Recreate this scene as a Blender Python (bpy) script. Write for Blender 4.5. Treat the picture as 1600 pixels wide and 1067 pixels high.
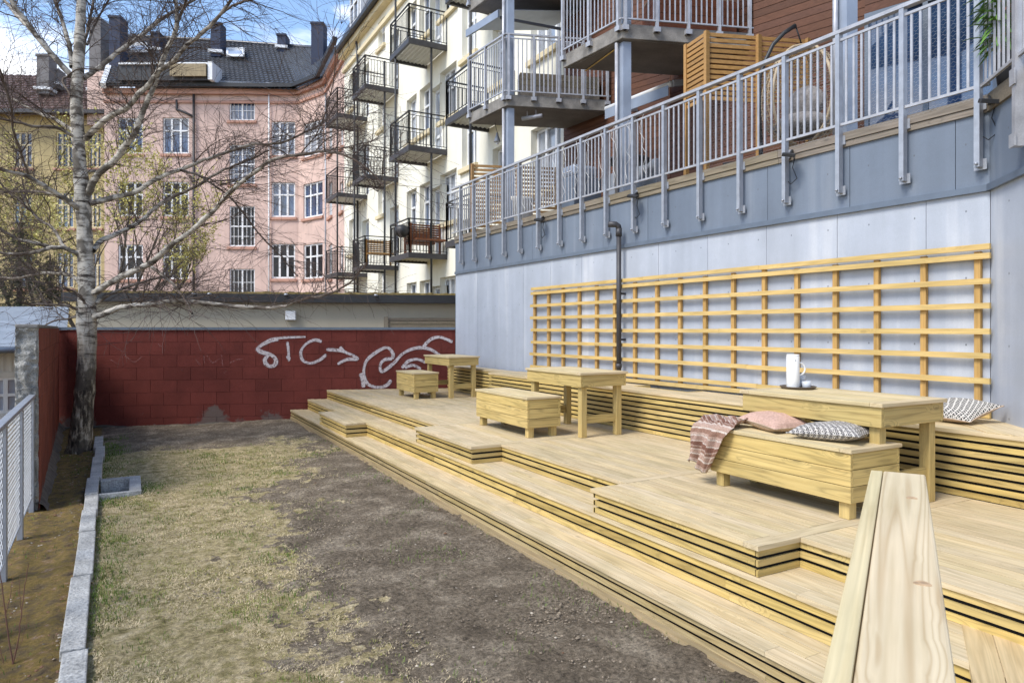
import bpy, math, random
from math import sin, cos, tan, atan, atan2, radians, pi, sqrt, hypot
from mathutils import Vector, noise as mnoise
random.seed(7)
for o in list(bpy.data.objects): bpy.data.objects.remove(o)
scene = bpy.context.scene
COL = scene.collection
# ------------------------------------------------------------------ camera
TH = radians(29.145); CT, ST = cos(TH), sin(TH)
CZ = 1.85; F = 1067.0; HY = 514.0
cd = bpy.data.cameras.new('camera'); cam = bpy.data.objects.new('camera', cd); COL.objects.link(cam)
cam.location = (0, 0, CZ); cam.rotation_euler = (pi/2, 0, -TH)
cd.lens = 24; cd.sensor_width = 36; cd.shift_y = -19.5/1600; cd.clip_start = 0.05; cd.clip_end = 2000
cd.dof.use_dof = True; cd.dof.focus_distance = 6.0; cd.dof.aperture_fstop = 14
scene.camera = cam
scene.render.resolution_x = 1024; scene.render.resolution_y = 682
# ------------------------------------------------------------------ light
SUN_EL = radians(50); SUN_AZ = radians(-100)     # azimuth measured from +Y towards +X
w = bpy.data.worlds.new('World'); scene.world = w; w.use_nodes = True
nt = w.node_tree; N = nt.nodes; L = nt.links
bg = N['Background']
sky = N.new('ShaderNodeTexSky'); sky.sky_type = 'NISHITA'; sky.sun_disc = False
sky.sun_elevation = SUN_EL; sky.sun_rotation = SUN_AZ; sky.air_density = 1.0; sky.dust_density = 0.4; sky.ozone_density = 2.0
tc = N.new('ShaderNodeTexCoord')
mp = N.new('ShaderNodeMapping'); mp.inputs['Scale'].default_value = (2.3, 2.3, 6.5); mp.inputs['Location'].default_value = (0.3, 1.1, 0.35)
L.new(tc.outputs['Generated'], mp.inputs['Vector'])
n1 = N.new('ShaderNodeTexNoise'); n1.inputs['Scale'].default_value = 1.3; n1.inputs['Detail'].default_value = 9; n1.inputs['Roughness'].default_value = 0.58
L.new(mp.outputs[0], n1.inputs['Vector'])
# more cloud low over the roofs, clearer above
sx = N.new('ShaderNodeSeparateXYZ'); L.new(tc.outputs['Generated'], sx.inputs[0])
mr = N.new('ShaderNodeMapRange'); mr.inputs[1].default_value = 0.22; mr.inputs[2].default_value = 0.48; mr.inputs[3].default_value = 0.13; mr.inputs[4].default_value = -0.07
L.new(sx.outputs[2], mr.inputs[0])
ad = N.new('ShaderNodeMath'); ad.operation = 'ADD'; L.new(n1.outputs['Fac'], ad.inputs[0]); L.new(mr.outputs[0], ad.inputs[1])
rp = N.new('ShaderNodeValToRGB'); rp.color_ramp.elements[0].position = 0.515; rp.color_ramp.elements[1].position = 0.64
L.new(ad.outputs[0], rp.inputs[0])
n2 = N.new('ShaderNodeTexNoise'); n2.inputs['Scale'].default_value = 3.1; n2.inputs['Detail'].default_value = 6
L.new(mp.outputs[0], n2.inputs['Vector'])
rc = N.new('ShaderNodeValToRGB'); rc.color_ramp.elements[0].position = 0.35; rc.color_ramp.elements[1].position = 0.62
rc.color_ramp.elements[0].color = (3.0, 3.5, 4.5, 1); rc.color_ramp.elements[1].color = (7.2, 7.3, 7.5, 1)
L.new(n2.outputs['Fac'], rc.inputs[0])
mx = N.new('ShaderNodeMixRGB'); L.new(rp.outputs[0], mx.inputs[0]); L.new(sky.outputs[0], mx.inputs[1]); L.new(rc.outputs[0], mx.inputs[2])
L.new(mx.outputs[0], bg.inputs['Color']); bg.inputs['Strength'].default_value = 0.15
sd = bpy.data.lights.new('sun', 'SUN'); sd.energy = 2.0; sd.angle = radians(22); sd.color = (1.0, 0.95, 0.86)
so = bpy.data.objects.new('sun', sd); COL.objects.link(so)
sdir = Vector((sin(SUN_AZ)*cos(SUN_EL), cos(SUN_AZ)*cos(SUN_EL), sin(SUN_EL)))
so.rotation_euler = sdir.to_track_quat('Z', 'Y').to_euler(); so.location = (0, 0, 40)
scene.view_settings.view_transform = 'Standard'; scene.view_settings.look = 'None'
scene.view_settings.exposure = 1.0; scene.view_settings.gamma = 1.0
scene.render.engine = 'CYCLES'
# ------------------------------------------------------------------ photo geometry
def at(px, D):
    R = (px-800)/F*D
    return (R*CT + D*ST, -R*ST + D*CT)
def zat(py, D): return CZ + (HY-py)/F*D
def onz(px, py, z):
    D = F*(CZ-z)/(py-HY); x, y = at(px, D); return (x, y, z)
def ray_line(px, P, Q):
    """where the vertical sight plane of column px meets the plan line P-Q; returns (x, y, D)"""
    rx, ry = at(px, 1.0)
    dx, dy = Q[0]-P[0], Q[1]-P[1]
    det = rx*(-dy) + ry*dx
    t = (P[0]*(-dy) + P[1]*dx)/det
    return (rx*t, ry*t, t)
# ------------------------------------------------------------------ objects
ORG = {}
def tag(o, label=None, cat=None, group=None, kind=None):
    if label: o['label'] = label
    if cat: o['category'] = cat
    if group: o['group'] = group
    if kind: o['kind'] = kind
    return o
def thing(name, label, cat, loc=(0,0,0), group=None):
    o = bpy.data.objects.new(name, None); COL.objects.link(o)
    o.empty_display_size = 0.2
    o.location = loc; ORG[o.name] = Vector(loc); tag(o, label, cat, group)
    return o
class MB:
    def __init__(s): s.v = []; s.f = []; s.m = []; s.sm = []; s.cur = 0; s.smooth = False
    def add(s, vs, fs):
        b = len(s.v); s.v += [tuple(p) for p in vs]
        for f in fs:
            s.f.append(tuple(b+i for i in f)); s.m.append(s.cur); s.sm.append(s.smooth)
        return s
    def box(s, x0, x1, y0, y1, z0, z1):
        return s.add([(x0,y0,z0),(x1,y0,z0),(x1,y1,z0),(x0,y1,z0),(x0,y0,z1),(x1,y0,z1),(x1,y1,z1),(x0,y1,z1)],
                     [(0,3,2,1),(4,5,6,7),(0,1,5,4),(1,2,6,5),(2,3,7,6),(3,0,4,7)])
    def prism(s, pts, z0, z1):
        """plan polygon (ccw) extruded"""
        n = len(pts); a = sum(pts[i][0]*pts[(i+1)%n][1]-pts[(i+1)%n][0]*pts[i][1] for i in range(n))
        if a < 0: pts = pts[::-1]
        vs = [(p[0],p[1],z0) for p in pts]+[(p[0],p[1],z1) for p in pts]
        fs = [tuple(range(n-1,-1,-1)), tuple(range(n,2*n))]+[(i,(i+1)%n,n+(i+1)%n,n+i) for i in range(n)]
        return s.add(vs, fs)
    def slab(s, p, q, t0, t1, z0, z1):
        """box along plan line p-q, offset sideways from t0 to t1 (left of p->q positive)"""
        dx, dy = q[0]-p[0], q[1]-p[1]; l = hypot(dx, dy) or 1; nx, ny = -dy/l, dx/l
        return s.prism([(p[0]+nx*t0,p[1]+ny*t0),(q[0]+nx*t0,q[1]+ny*t0),(q[0]+nx*t1,q[1]+ny*t1),(p[0]+nx*t1,p[1]+ny*t1)], z0, z1)
    def beam(s, a, b, w, h, up=(0,0,1)):
        a = Vector(a); b = Vector(b); d = (b-a).normalized(); u = Vector(up)
        if abs(d.dot(u)) > 0.98: u = Vector((1,0,0))
        x = d.cross(u).normalized()*w/2; y = x.cross(d).normalized()*h/2
        vs = [a-x-y,a+x-y,a+x+y,a-x+y,b-x-y,b+x-y,b+x+y,b-x+y]
        return s.add(vs, [(0,1,2,3),(7,6,5,4),(0,4,5,1),(1,5,6,2),(2,6,7,3),(3,7,4,0)])
    def tube(s, pts, rad, n=8, cap=True):
        pts = [Vector(p) for p in pts]; m = len(pts)
        if not hasattr(rad, '__len__'): rad = [rad]*m
        up = Vector((0,0,1)); vs = []
        prev = None
        for i, p in enumerate(pts):
            d = (pts[min(i+1,m-1)]-pts[max(i-1,0)])
            if d.length < 1e-9: d = Vector((0,0,1))
            d.normalize()
            if prev is None:
                x = d.cross(up if abs(d.z) < 0.95 else Vector((1,0,0))).normalized()
            else:
                x = (prev - d*prev.dot(d))
                x = x.normalized() if x.length > 1e-6 else d.cross(Vector((1,0,0))).normalized()
            prev = x; y = d.cross(x)
            for k in range(n):
                a = 2*pi*k/n; vs.append(p+(x*cos(a)+y*sin(a))*rad[i])
        fs = []
        for i in range(m-1):
            for k in range(n):
                fs.append((i*n+k, i*n+(k+1)%n, (i+1)*n+(k+1)%n, (i+1)*n+k))
        if cap and n > 3: fs += [tuple(range(n-1,-1,-1)), tuple(range((m-1)*n, m*n))]
        sm = s.smooth; s.smooth = n > 4; s.add(vs, fs); s.smooth = sm
        return s
    def lathe(s, c, prof, n=24):
        vs = []; fs = []; m = len(prof)
        for (r, z) in prof:
            for k in range(n):
                a = 2*pi*k/n; vs.append((c[0]+r*cos(a), c[1]+r*sin(a), c[2]+z))
        for i in range(m-1):
            for k in range(n): fs.append((i*n+k, i*n+(k+1)%n, (i+1)*n+(k+1)%n, (i+1)*n+k))
        fs += [tuple(range(n-1,-1,-1)), tuple(range((m-1)*n, m*n))]
        sm = s.smooth; s.smooth = True; s.add(vs, fs); s.smooth = sm
        return s
    def grid(s, rows):
        m = len(rows); n = len(rows[0]); vs = [p for r in rows for p in r]
        return s.add(vs, [(i*n+j, i*n+j+1, (i+1)*n+j+1, (i+1)*n+j) for i in range(m-1) for j in range(n-1)])
    def build(s, name, mat, parent=None, bevel=0, **kw):
        me = bpy.data.meshes.new(name)
        o = Vector((0,0,0))
        if parent is not None: o = ORG[parent.name]
        me.from_pydata([(v[0]-o[0], v[1]-o[1], v[2]-o[2]) for v in s.v], [], s.f)
        mats = mat if isinstance(mat, (list, tuple)) else [mat]
        for m_ in mats: me.materials.append(m_)
        me.polygons.foreach_set('material_index', s.m); me.polygons.foreach_set('use_smooth', s.sm)
        me.update()
        ob = bpy.data.objects.new(name, me); COL.objects.link(ob)
        if parent is not None: ob.parent = parent
        ORG[ob.name] = o
        if bevel:
            b = ob.modifiers.new('bevel', 'BEVEL'); b.width = bevel; b.segments = 2; b.limit_method = 'ANGLE'; b.harden_normals = False
        tag(ob, **kw)
        return ob
# ------------------------------------------------------------------ materials
MATS = {}
def mat_base(name, rough=0.6, metal=0.0, spec=0.5):
    m = bpy.data.materials.new(name); m.use_nodes = True
    nt = m.node_tree; b = nt.nodes['Principled BSDF']
    b.inputs['Roughness'].default_value = rough; b.inputs['Metallic'].default_value = metal
    b.inputs['Specular IOR Level'].default_value = spec
    return m, nt, b
def nd(nt, t, **kw):
    n = nt.nodes.new(t)
    for k, v in kw.items():
        if k in n.inputs: n.inputs[k].default_value = v
        else: setattr(n, k, v)
    return n
def ramp(nt, src, stops):
    r = nt.nodes.new('ShaderNodeValToRGB'); cr = r.color_ramp
    while len(cr.elements) < len(stops): cr.elements.new(0.5)
    for e, (p, c) in zip(cr.elements, stops):
        e.position = p; e.color = (*c, 1) if len(c) == 3 else c
    nt.links.new(src, r.inputs[0]); return r.outputs[0]
def mul(c, k): return tuple(min(1, x*k) for x in c)
def mixc(nt, fac, a, b, mode='MIX'):
    m = nt.nodes.new('ShaderNodeMixRGB'); m.blend_type = mode
    for i, x in ((0, fac), (1, a), (2, b)):
        if hasattr(x, 'is_output') or hasattr(x, 'links'): nt.links.new(x, m.inputs[i])
        elif i == 0: m.inputs[0].default_value = x
        else: m.inputs[i].default_value = (*x, 1)
    return m.outputs[0]
def plain(name, col, rough=0.6, metal=0.0, var=0.12, scale=6.0, bump=0.0, stretch=(1,1,1), spec=0.5, detail=6, fine=0.0):
    m, nt, b = mat_base(name, rough, metal, spec)
    tc = nd(nt, 'ShaderNodeTexCoord'); mp = nd(nt, 'ShaderNodeMapping', Scale=stretch)
    nt.links.new(tc.outputs['Object'], mp.inputs[0])
    n = nd(nt, 'ShaderNodeTexNoise', Scale=scale, Detail=detail); nt.links.new(mp.outputs[0], n.inputs['Vector'])
    c = ramp(nt, n.outputs['Fac'], [(0.3, mul(col, 1-var)), (0.7, mul(col, 1+var))])
    if fine:
        n3 = nd(nt, 'ShaderNodeTexNoise', Scale=scale*12, Detail=3); nt.links.new(mp.outputs[0], n3.inputs['Vector'])
        c = mixc(nt, 1.0, c, ramp(nt, n3.outputs['Fac'], [(0.3, (1-fine,)*3), (0.7, (1,)*3)]), 'MULTIPLY')
    nt.links.new(c, b.inputs['Base Color'])
    if bump:
        bp = nd(nt, 'ShaderNodeBump', Strength=bump, Distance=0.02)
        n4 = nd(nt, 'ShaderNodeTexNoise', Scale=scale*6, Detail=8); nt.links.new(mp.outputs[0], n4.inputs['Vector'])
        nt.links.new(n4.outputs['Fac'], bp.inputs['Height']); nt.links.new(bp.outputs[0], b.inputs['Normal'])
    return m
def wood(name, col, axis='y', rough=0.62, var=0.22, knots=0.5, island=0.16, dark=None, rotz=0.0, gs=1.0, lo=0.55, hi=9.0, kd=0.9, nb=9.0):
    """sawn timber: grain stretched along axis, knots, tint per board"""
    m, nt, b = mat_base(name, rough, 0, 0.3)
    lk = nt.links.new
    tc = nd(nt, 'ShaderNodeTexCoord'); geo = nd(nt, 'ShaderNodeNewGeometry')
    rnd = geo.outputs['Random Per Island']
    sc = nd(nt, 'ShaderNodeVectorMath', operation='SCALE'); sc.inputs[0].default_value = (37, 53, 29); lk(rnd, sc.inputs['Scale'])
    add = nd(nt, 'ShaderNodeVectorMath', operation='ADD')
    if rotz:
        vr = nd(nt, 'ShaderNodeVectorRotate', rotation_type='Z_AXIS'); vr.inputs['Angle'].default_value = rotz
        lk(tc.outputs['Object'], vr.inputs['Vector']); lk(vr.outputs[0], add.inputs[0])
    else: lk(tc.outputs['Object'], add.inputs[0])
    lk(sc.outputs[0], add.inputs[1])
    lo, hi = lo*gs, hi*gs
    s = {'x': (lo, hi, hi), 'y': (hi, lo, hi), 'z': (hi, hi, lo)}[axis]
    mp = nd(nt, 'ShaderNodeMapping', Scale=s); lk(add.outputs[0], mp.inputs[0])
    # knots distort the grain
    ks = {'x': (2.2, 6, 6), 'y': (6, 2.2, 6), 'z': (6, 6, 2.2)}[axis]
    mk = nd(nt, 'ShaderNodeMapping', Scale=ks); lk(add.outputs[0], mk.inputs[0])
    vo = nd(nt, 'ShaderNodeTexVoronoi', Scale=1.0, Randomness=1.0); lk(mk.outputs[0], vo.inputs['Vector'])
    kn = ramp(nt, vo.outputs['Distance'], [(0.0, (0.75,)*3), (0.06, (1,)*3), (0.085, (0.5,)*3), (0.11, (0,0,0))])
    kh = ramp(nt, vo.outputs['Distance'], [(0.0, (1,1,1)), (0.30, (0,0,0))])
    off = nd(nt, 'ShaderNodeVectorMath', operation='SCALE'); off.inputs['Scale'].default_value = kd; lk(kh, off.inputs[0])
    add2 = nd(nt, 'ShaderNodeVectorMath', operation='ADD'); lk(mp.outputs[0], add2.inputs[0]); lk(off.outputs[0], add2.inputs[1])
    n1 = nd(nt, 'ShaderNodeTexNoise', Scale=1.0, Detail=2, Distortion=0.6); lk(add2.outputs[0], n1.inputs['Vector'])
    rg = nd(nt, 'ShaderNodeMath', operation='MULTIPLY'); rg.inputs[1].default_value = nb; lk(n1.outputs['Fac'], rg.inputs[0])
    fr = nd(nt, 'ShaderNodeMath', operation='PINGPONG'); fr.inputs[1].default_value = 0.5; lk(rg.outputs[0], fr.inputs[0])
    dk = dark or mul(col, 0.62)
    c = ramp(nt, fr.outputs[0], [(0.0, tuple(a*(1-var)+d*var for a, d in zip(col, dk))), (0.20, col), (0.5, mul(col, 1.08))])
    fb = nd(nt, 'ShaderNodeTexNoise', Scale=5.0, Detail=4); lk(mp.outputs[0], fb.inputs['Vector'])
    c = mixc(nt, 0.55, c, ramp(nt, fb.outputs['Fac'], [(0.3, (0.66,0.60,0.50)), (0.62, (1.0,1.0,1.0))]), 'MULTIPLY')
    # patches of tone
    pt = nd(nt, 'ShaderNodeTexNoise', Scale=1.7, Detail=3); lk(add.outputs[0], pt.inputs['Vector'])
    c = mixc(nt, 0.6, c, ramp(nt, pt.outputs['Fac'], [(0.3, (0.76,0.78,0.70)), (0.55, (0.97,0.97,0.95)), (0.7, (1.06,1.03,0.98))]), 'MULTIPLY')
    if knots:
        kf = nd(nt, 'ShaderNodeMath', operation='MULTIPLY'); kf.inputs[1].default_value = knots; lk(kn, kf.inputs[0])
        c = mixc(nt, kf.outputs[0], c, mul(dk, 0.75))
    isl = ramp(nt, rnd, [(0.0, (1-island, 1-island*1.1, 1-island*1.5)), (0.5, (1,1,1)), (1.0, (1.0, 0.97, 0.9-island*0.3))])
    c = mixc(nt, 1.0, c, isl, 'MULTIPLY')
    lk(c, b.inputs['Base Color'])
    bp = nd(nt, 'ShaderNodeBump', Strength=0.25, Distance=0.003); lk(fb.outputs['Fac'], bp.inputs['Height']); lk(bp.outputs[0], b.inputs['Normal'])
    return m
TOPC = (0.62, 0.505, 0.335); SIDEC = (0.61, 0.46, 0.195); FURC = (0.60, 0.455, 0.195)
W_deck_y = wood('deck board wood', TOPC, 'y', knots=0.6, island=0.16, var=0.35)
W_deck_x = wood('deck cross board wood', mul(TOPC, 0.97), 'x', knots=0.35, island=0.1)
W_deck_r = wood('landing board wood', (0.58,0.44,0.25), 'x', knots=0.4, rotz=-radians(31))
W_slat_y = wood('riser slat wood', SIDEC, 'y', knots=1.0, island=0.34, var=0.7)
W_slat_x = wood('riser return wood', mul(SIDEC, 0.85), 'x', knots=0.8, island=0.25, var=0.5)
W_old = wood('soil stained board', (0.36,0.28,0.17), 'y', knots=0.4, island=0.15)
W_y = wood('furniture wood along', FURC, 'y', knots=1.0, island=0.24, var=0.75)
W_x = wood('furniture wood across', mul(FURC, 0.94), 'x', knots=1.0, island=0.24, var=0.8)
W_z = wood('furniture wood upright', mul(FURC, 0.93), 'z', knots=0.5, island=0.14)
W_top = wood('furniture top wood', (0.66,0.54,0.33), 'y', knots=0.5, island=0.1)
W_topx = wood('furniture top end wood', (0.62,0.50,0.32), 'x', knots=0.4, island=0.1)
W_trel = wood('trellis lath wood', (0.64,0.46,0.19), 'y', knots=0.5, island=0.14)
W_trelz = wood('trellis upright wood', (0.50,0.31,0.11), 'z', knots=0.4, island=0.2)
W_rail = wood('handrail wood', (0.66,0.54,0.36), 'x', knots=1.0, island=0.0, var=0.55, dark=(0.46,0.32,0.17), rotz=-radians(31), lo=0.3, hi=9.0, kd=0.4, nb=12.0)
W_beam = wood('weathered edge beam', (0.25,0.215,0.185), 'y', knots=0.8, island=0.35, var=0.6)
W_screen = wood('stained screen wood', (0.42,0.24,0.09), 'x', knots=0.4, island=0.2)
W_brown = wood('brown cladding', (0.13,0.055,0.034), 'y', knots=0.6, island=0.25)
W_red = wood('red brown furniture wood', (0.17,0.055,0.025), 'y', knots=0.2, island=0.2)
M_dark = plain('deep shadow void', (0.012,0.011,0.010), 0.95, var=0.1)  # near-black colour standing in for shade inside gaps
# pale metal/fibre cement panels
def panel_mat(name, col, streak):
    m, nt, b = mat_base(name, 0.42, 0.0, 0.5); lk = nt.links.new
    tc = nd(nt, 'ShaderNodeTexCoord'); geo = nd(nt, 'ShaderNodeNewGeometry')
    mp = nd(nt, 'ShaderNodeMapping', Scale=(3.4, 3.4, 0.25)); lk(tc.outputs['Object'], mp.inputs[0])
    n = nd(nt, 'ShaderNodeTexNoise', Scale=1.2, Detail=7); lk(mp.outputs[0], n.inputs['Vector'])
    c = ramp(nt, n.outputs['Fac'], [(0.25, mul(col, 0.86)), (0.55, col), (0.78, tuple(x+(0.75-x)*streak for x in col))])
    n2 = nd(nt, 'ShaderNodeTexNoise', Scale=2.0, Detail=8, Roughness=0.7); lk(tc.outputs['Object'], n2.inputs['Vector'])
    c = mixc(nt, 1.0, c, ramp(nt, n2.outputs['Fac'], [(0.3, (0.88,)*3), (0.7, (1.04,)*3)]), 'MULTIPLY')
    n3 = nd(nt, 'ShaderNodeTexNoise', Scale=90, Detail=3); lk(tc.outputs['Object'], n3.inputs['Vector'])
    c = mixc(nt, 0.5, c, ramp(nt, n3.outputs['Fac'], [(0.3, (0.9,)*3), (0.7, (1.05,)*3)]), 'MULTIPLY')
    c = mixc(nt, 1.0, c, ramp(nt, geo.outputs['Random Per Island'], [(0, (0.93,0.94,0.95)), (1, (1.03,1.02,1.01))]), 'MULTIPLY')
    sm_ = nd(nt, 'ShaderNodeMapping', Scale=(0, 2.3, 1.75)); lk(tc.outputs['Object'], sm_.inputs[0])
    sv = nd(nt, 'ShaderNodeTexVoronoi', Scale=1.0, Randomness=0.0); lk(sm_.outputs[0], sv.inputs['Vector'])
    c = mixc(nt, ramp(nt, sv.outputs['Distance'], [(0.012, (0.8,)*3), (0.020, (0,0,0))]), c, (0.10,0.11,0.13))
    lk(c, b.inputs['Base Color']); return m
M_panel = panel_mat('pale grey blue panel', (0.43,0.465,0.53), 0.55)
M_fascia = panel_mat('blue grey fascia panel', (0.165,0.20,0.255), 0.15)
M_flash = plain('grey metal flashing', (0.13,0.16,0.205), 0.4, 0.2, 0.1)
M_galv = plain('galvanised steel', (0.36,0.38,0.42), 0.42, 0.35, 0.12, 14, spec=0.5, fine=0.08)
M_alu = plain('pale aluminium rail', (0.44,0.44,0.46), 0.38, 0.3, 0.16, 9, fine=0.15)
M_steel = plain('blue grey steel column', (0.26,0.30,0.37), 0.45, 0.2, 0.15, 3)
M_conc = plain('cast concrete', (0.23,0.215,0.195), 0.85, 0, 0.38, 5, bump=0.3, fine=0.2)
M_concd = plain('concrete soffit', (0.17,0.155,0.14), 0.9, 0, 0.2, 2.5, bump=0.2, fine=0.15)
M_black = plain('black painted metal', (0.018,0.019,0.022), 0.5, 0.0, 0.2)
M_dkmet = plain('dark brown grey metal', (0.05,0.048,0.052), 0.5, 0.2, 0.2)
M_white = plain('white painted frame', (0.72,0.73,0.74), 0.5, 0, 0.06)
M_soff = plain('white corrugated soffit', (0.62,0.62,0.58), 0.6, 0, 0.08)
M_knot = plain('knot wood', (0.45,0.30,0.17), .6, 0, .35, 60, stretch=(1,1,1))
M_wire = plain('thin galvanised wire', (0.33,0.34,0.36), 0.5, 0.5, 0.1)
M_wirew = plain('pale string light cable', (0.75,0.74,0.70), 0.5, 0, 0.1)
def plaster(name, col, dirt=0.2, scale=0.8):
    m, nt, b = mat_base(name, 0.9, 0, 0.2); lk = nt.links.new
    tc = nd(nt, 'ShaderNodeTexCoord')
    n = nd(nt, 'ShaderNodeTexNoise', Scale=scale, Detail=8, Roughness=0.65); lk(tc.outputs['Object'], n.inputs['Vector'])
    c = ramp(nt, n.outputs['Fac'], [(0.3, mul(col, 1-dirt)), (0.6, col), (0.8, mul(col, 1.05))])
    mp = nd(nt, 'ShaderNodeMapping', Scale=(3, 3, 0.25)); lk(tc.outputs['Object'], mp.inputs[0])
    n2 = nd(nt, 'ShaderNodeTexNoise', Scale=1.5, Detail=6); lk(mp.outputs[0], n2.inputs['Vector'])
    c = mixc(nt, 1.0, c, ramp(nt, n2.outputs['Fac'], [(0.3, (1-dirt*0.6,)*3), (0.55, (1,)*3)]), 'MULTIPLY')
    lk(c, b.inputs['Base Color'])
    n3 = nd(nt, 'ShaderNodeTexNoise', Scale=25, Detail=6); lk(tc.outputs['Object'], n3.inputs['Vector'])
    bp = nd(nt, 'ShaderNodeBump', Strength=0.25, Distance=0.02); lk(n3.outputs['Fac'], bp.inputs['Height']); lk(bp.outputs[0], b.inputs['Normal'])
    return m
M_pink = plaster('pink plaster', (0.66,0.485,0.42), 0.20)
M_pinkt = plaster('salmon cornice', (0.52,0.30,0.23), 0.15)
M_cream = plaster('cream plaster', (0.85,0.82,0.70), 0.10)
M_creamt = plaster('ochre sill plaster', (0.70,0.60,0.40), 0.1)
M_yellow = plaster('faded yellow plaster', (0.50,0.40,0.21), 0.2)
M_beige = plaster('beige garage render', (0.47,0.42,0.32), 0.08)
M_ledge = plain('light granite', (0.50,0.49,0.46), 0.9, 0, 0.28, 5, bump=1.0, fine=0.45)
M_chim = plaster('chimney slate metal', (0.055,0.065,0.10), 0.2)
M_chimg = plaster('grey chimney render', (0.20,0.19,0.19), 0.25, 2)
M_tile = plain('black glazed roof tile', (0.040,0.044,0.055), 0.33, 0, 0.35, 2.2, spec=0.7, detail=9)
M_tiler = plain('brown roof tile', (0.085,0.045,0.035), 0.6, 0, 0.35, 3)
M_moss = plain('mossy roof edge', (0.15,0.11,0.035), 0.95, 0, 0.5, 12, bump=0.8)
M_blueroof = plain('blue grey sheet roof', (0.25,0.285,0.33), 0.6, 0, 0.2, 2, fine=0.25)
M_whitewood = plain('white painted boards', (0.62,0.60,0.55), 0.7, 0, 0.12, 3, stretch=(3,3,0.4))
M_mortar = plain('dark wall joint', (0.115,0.030,0.025), 0.95, 0, 0.3, 9)
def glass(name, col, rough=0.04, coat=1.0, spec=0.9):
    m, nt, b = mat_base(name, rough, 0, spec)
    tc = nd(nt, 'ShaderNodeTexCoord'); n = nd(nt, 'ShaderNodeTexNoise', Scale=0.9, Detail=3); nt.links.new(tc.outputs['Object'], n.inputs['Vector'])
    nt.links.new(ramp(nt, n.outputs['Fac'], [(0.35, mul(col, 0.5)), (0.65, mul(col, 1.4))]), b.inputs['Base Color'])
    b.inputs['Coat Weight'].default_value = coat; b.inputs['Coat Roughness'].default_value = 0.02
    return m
M_glass = glass('window glass', (0.025,0.055,0.12)); M_glassd = glass('dark window glass', (0.012,0.013,0.016), coat=0.0, spec=0.35); M_curt = glass('glass with pale curtain', (0.34,0.37,0.42), 0.1)  # blue base colour of the first glass stands in for reflected sky
# red painted block work
def blockmat(name, col):
    m, nt, b = mat_base(name, 0.85, 0, 0.25); lk = nt.links.new
    tc = nd(nt, 'ShaderNodeTexCoord'); geo = nd(nt, 'ShaderNodeNewGeometry')
    n = nd(nt, 'ShaderNodeTexNoise', Scale=1.6, Detail=9, Roughness=0.65); lk(tc.outputs['Object'], n.inputs['Vector'])
    c = ramp(nt, n.outputs['Fac'], [(0.3, mul(col, 0.72)), (0.55, col), (0.75, mul(col, 1.15))])
    n2 = nd(nt, 'ShaderNodeTexNoise', Scale=40, Detail=5); lk(tc.outputs['Object'], n2.inputs['Vector'])
    c = mixc(nt, 0.7, c, ramp(nt, n2.outputs['Fac'], [(0.3, (0.8,)*3), (0.65, (1,)*3)]), 'MULTIPLY')
    c = mixc(nt, 1.0, c, ramp(nt, geo.outputs['Random Per Island'], [(0, (0.88,0.86,0.86)), (1, (1.06,1.05,1.05))]), 'MULTIPLY')
    # worn grey patches low on the wall
    sx = nd(nt, 'ShaderNodeSeparateXYZ'); lk(tc.outputs['Object'], sx.inputs[0])
    n4 = nd(nt, 'ShaderNodeTexNoise', Scale=1.1, Detail=9, Roughness=0.7); lk(tc.outputs['Object'], n4.inputs['Vector'])
    mm = nd(nt, 'ShaderNodeMath', operation='MULTIPLY_ADD'); mm.inputs[1].default_value = -0.45; lk(sx.outputs[2], mm.inputs[0]); lk(n4.outputs['Fac'], mm.inputs[2])
    wf = ramp(nt, mm.outputs[0], [(0.50, (0,0,0)), (0.55, (0.75,)*3)])
    c = mixc(nt, wf, c, (0.14,0.125,0.11))
    lk(c, b.inputs['Base Color'])
    bp = nd(nt, 'ShaderNodeBump', Strength=0.5, Distance=0.01); lk(n2.outputs['Fac'], bp.inputs['Height']); lk(bp.outputs[0], b.inputs['Normal'])
    return m
M_block = blockmat('red painted block', (0.165,0.038,0.029))
M_block_lit = blockmat('bounce lit red block', (0.23,0.062,0.036))  # brighter and more orange: bounced light put into the block colour
def spray(name, col, lo_, hi_, amax):
    m, nt, b = mat_base(name, 0.85, 0, 0.2); lk = nt.links.new
    b.inputs['Base Color'].default_value = (*col, 1)
    tc = nd(nt, 'ShaderNodeTexCoord'); n = nd(nt, 'ShaderNodeTexNoise', Scale=22.0, Detail=9, Roughness=0.75); lk(tc.outputs['Object'], n.inputs['Vector'])
    lk(ramp(nt, n.outputs['Fac'], [(lo_, (0,0,0)), (hi_, (amax,)*3)]), b.inputs['Alpha']); return m
M_paint = spray('white spray paint', (0.62,0.56,0.57), 0.34, 0.52, 0.92); M_over = spray('paint overspray', (0.45,0.38,0.40), 0.44, 0.68, 0.55)
M_paintf = spray('faded pink spray paint', (0.36,0.19,0.18), 0.40, 0.62, 0.6)
# ================================================================== GROUND
def sstep(a, b, x):
    t = max(0.0, min(1.0, (x-a)/(b-a))); return t*t*(3-2*t)
def fbm(x, y, s, o=4, z=0.0): return mnoise.fractal(Vector((x*s, y*s, z)), 1.0, 2.0, o)
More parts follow.
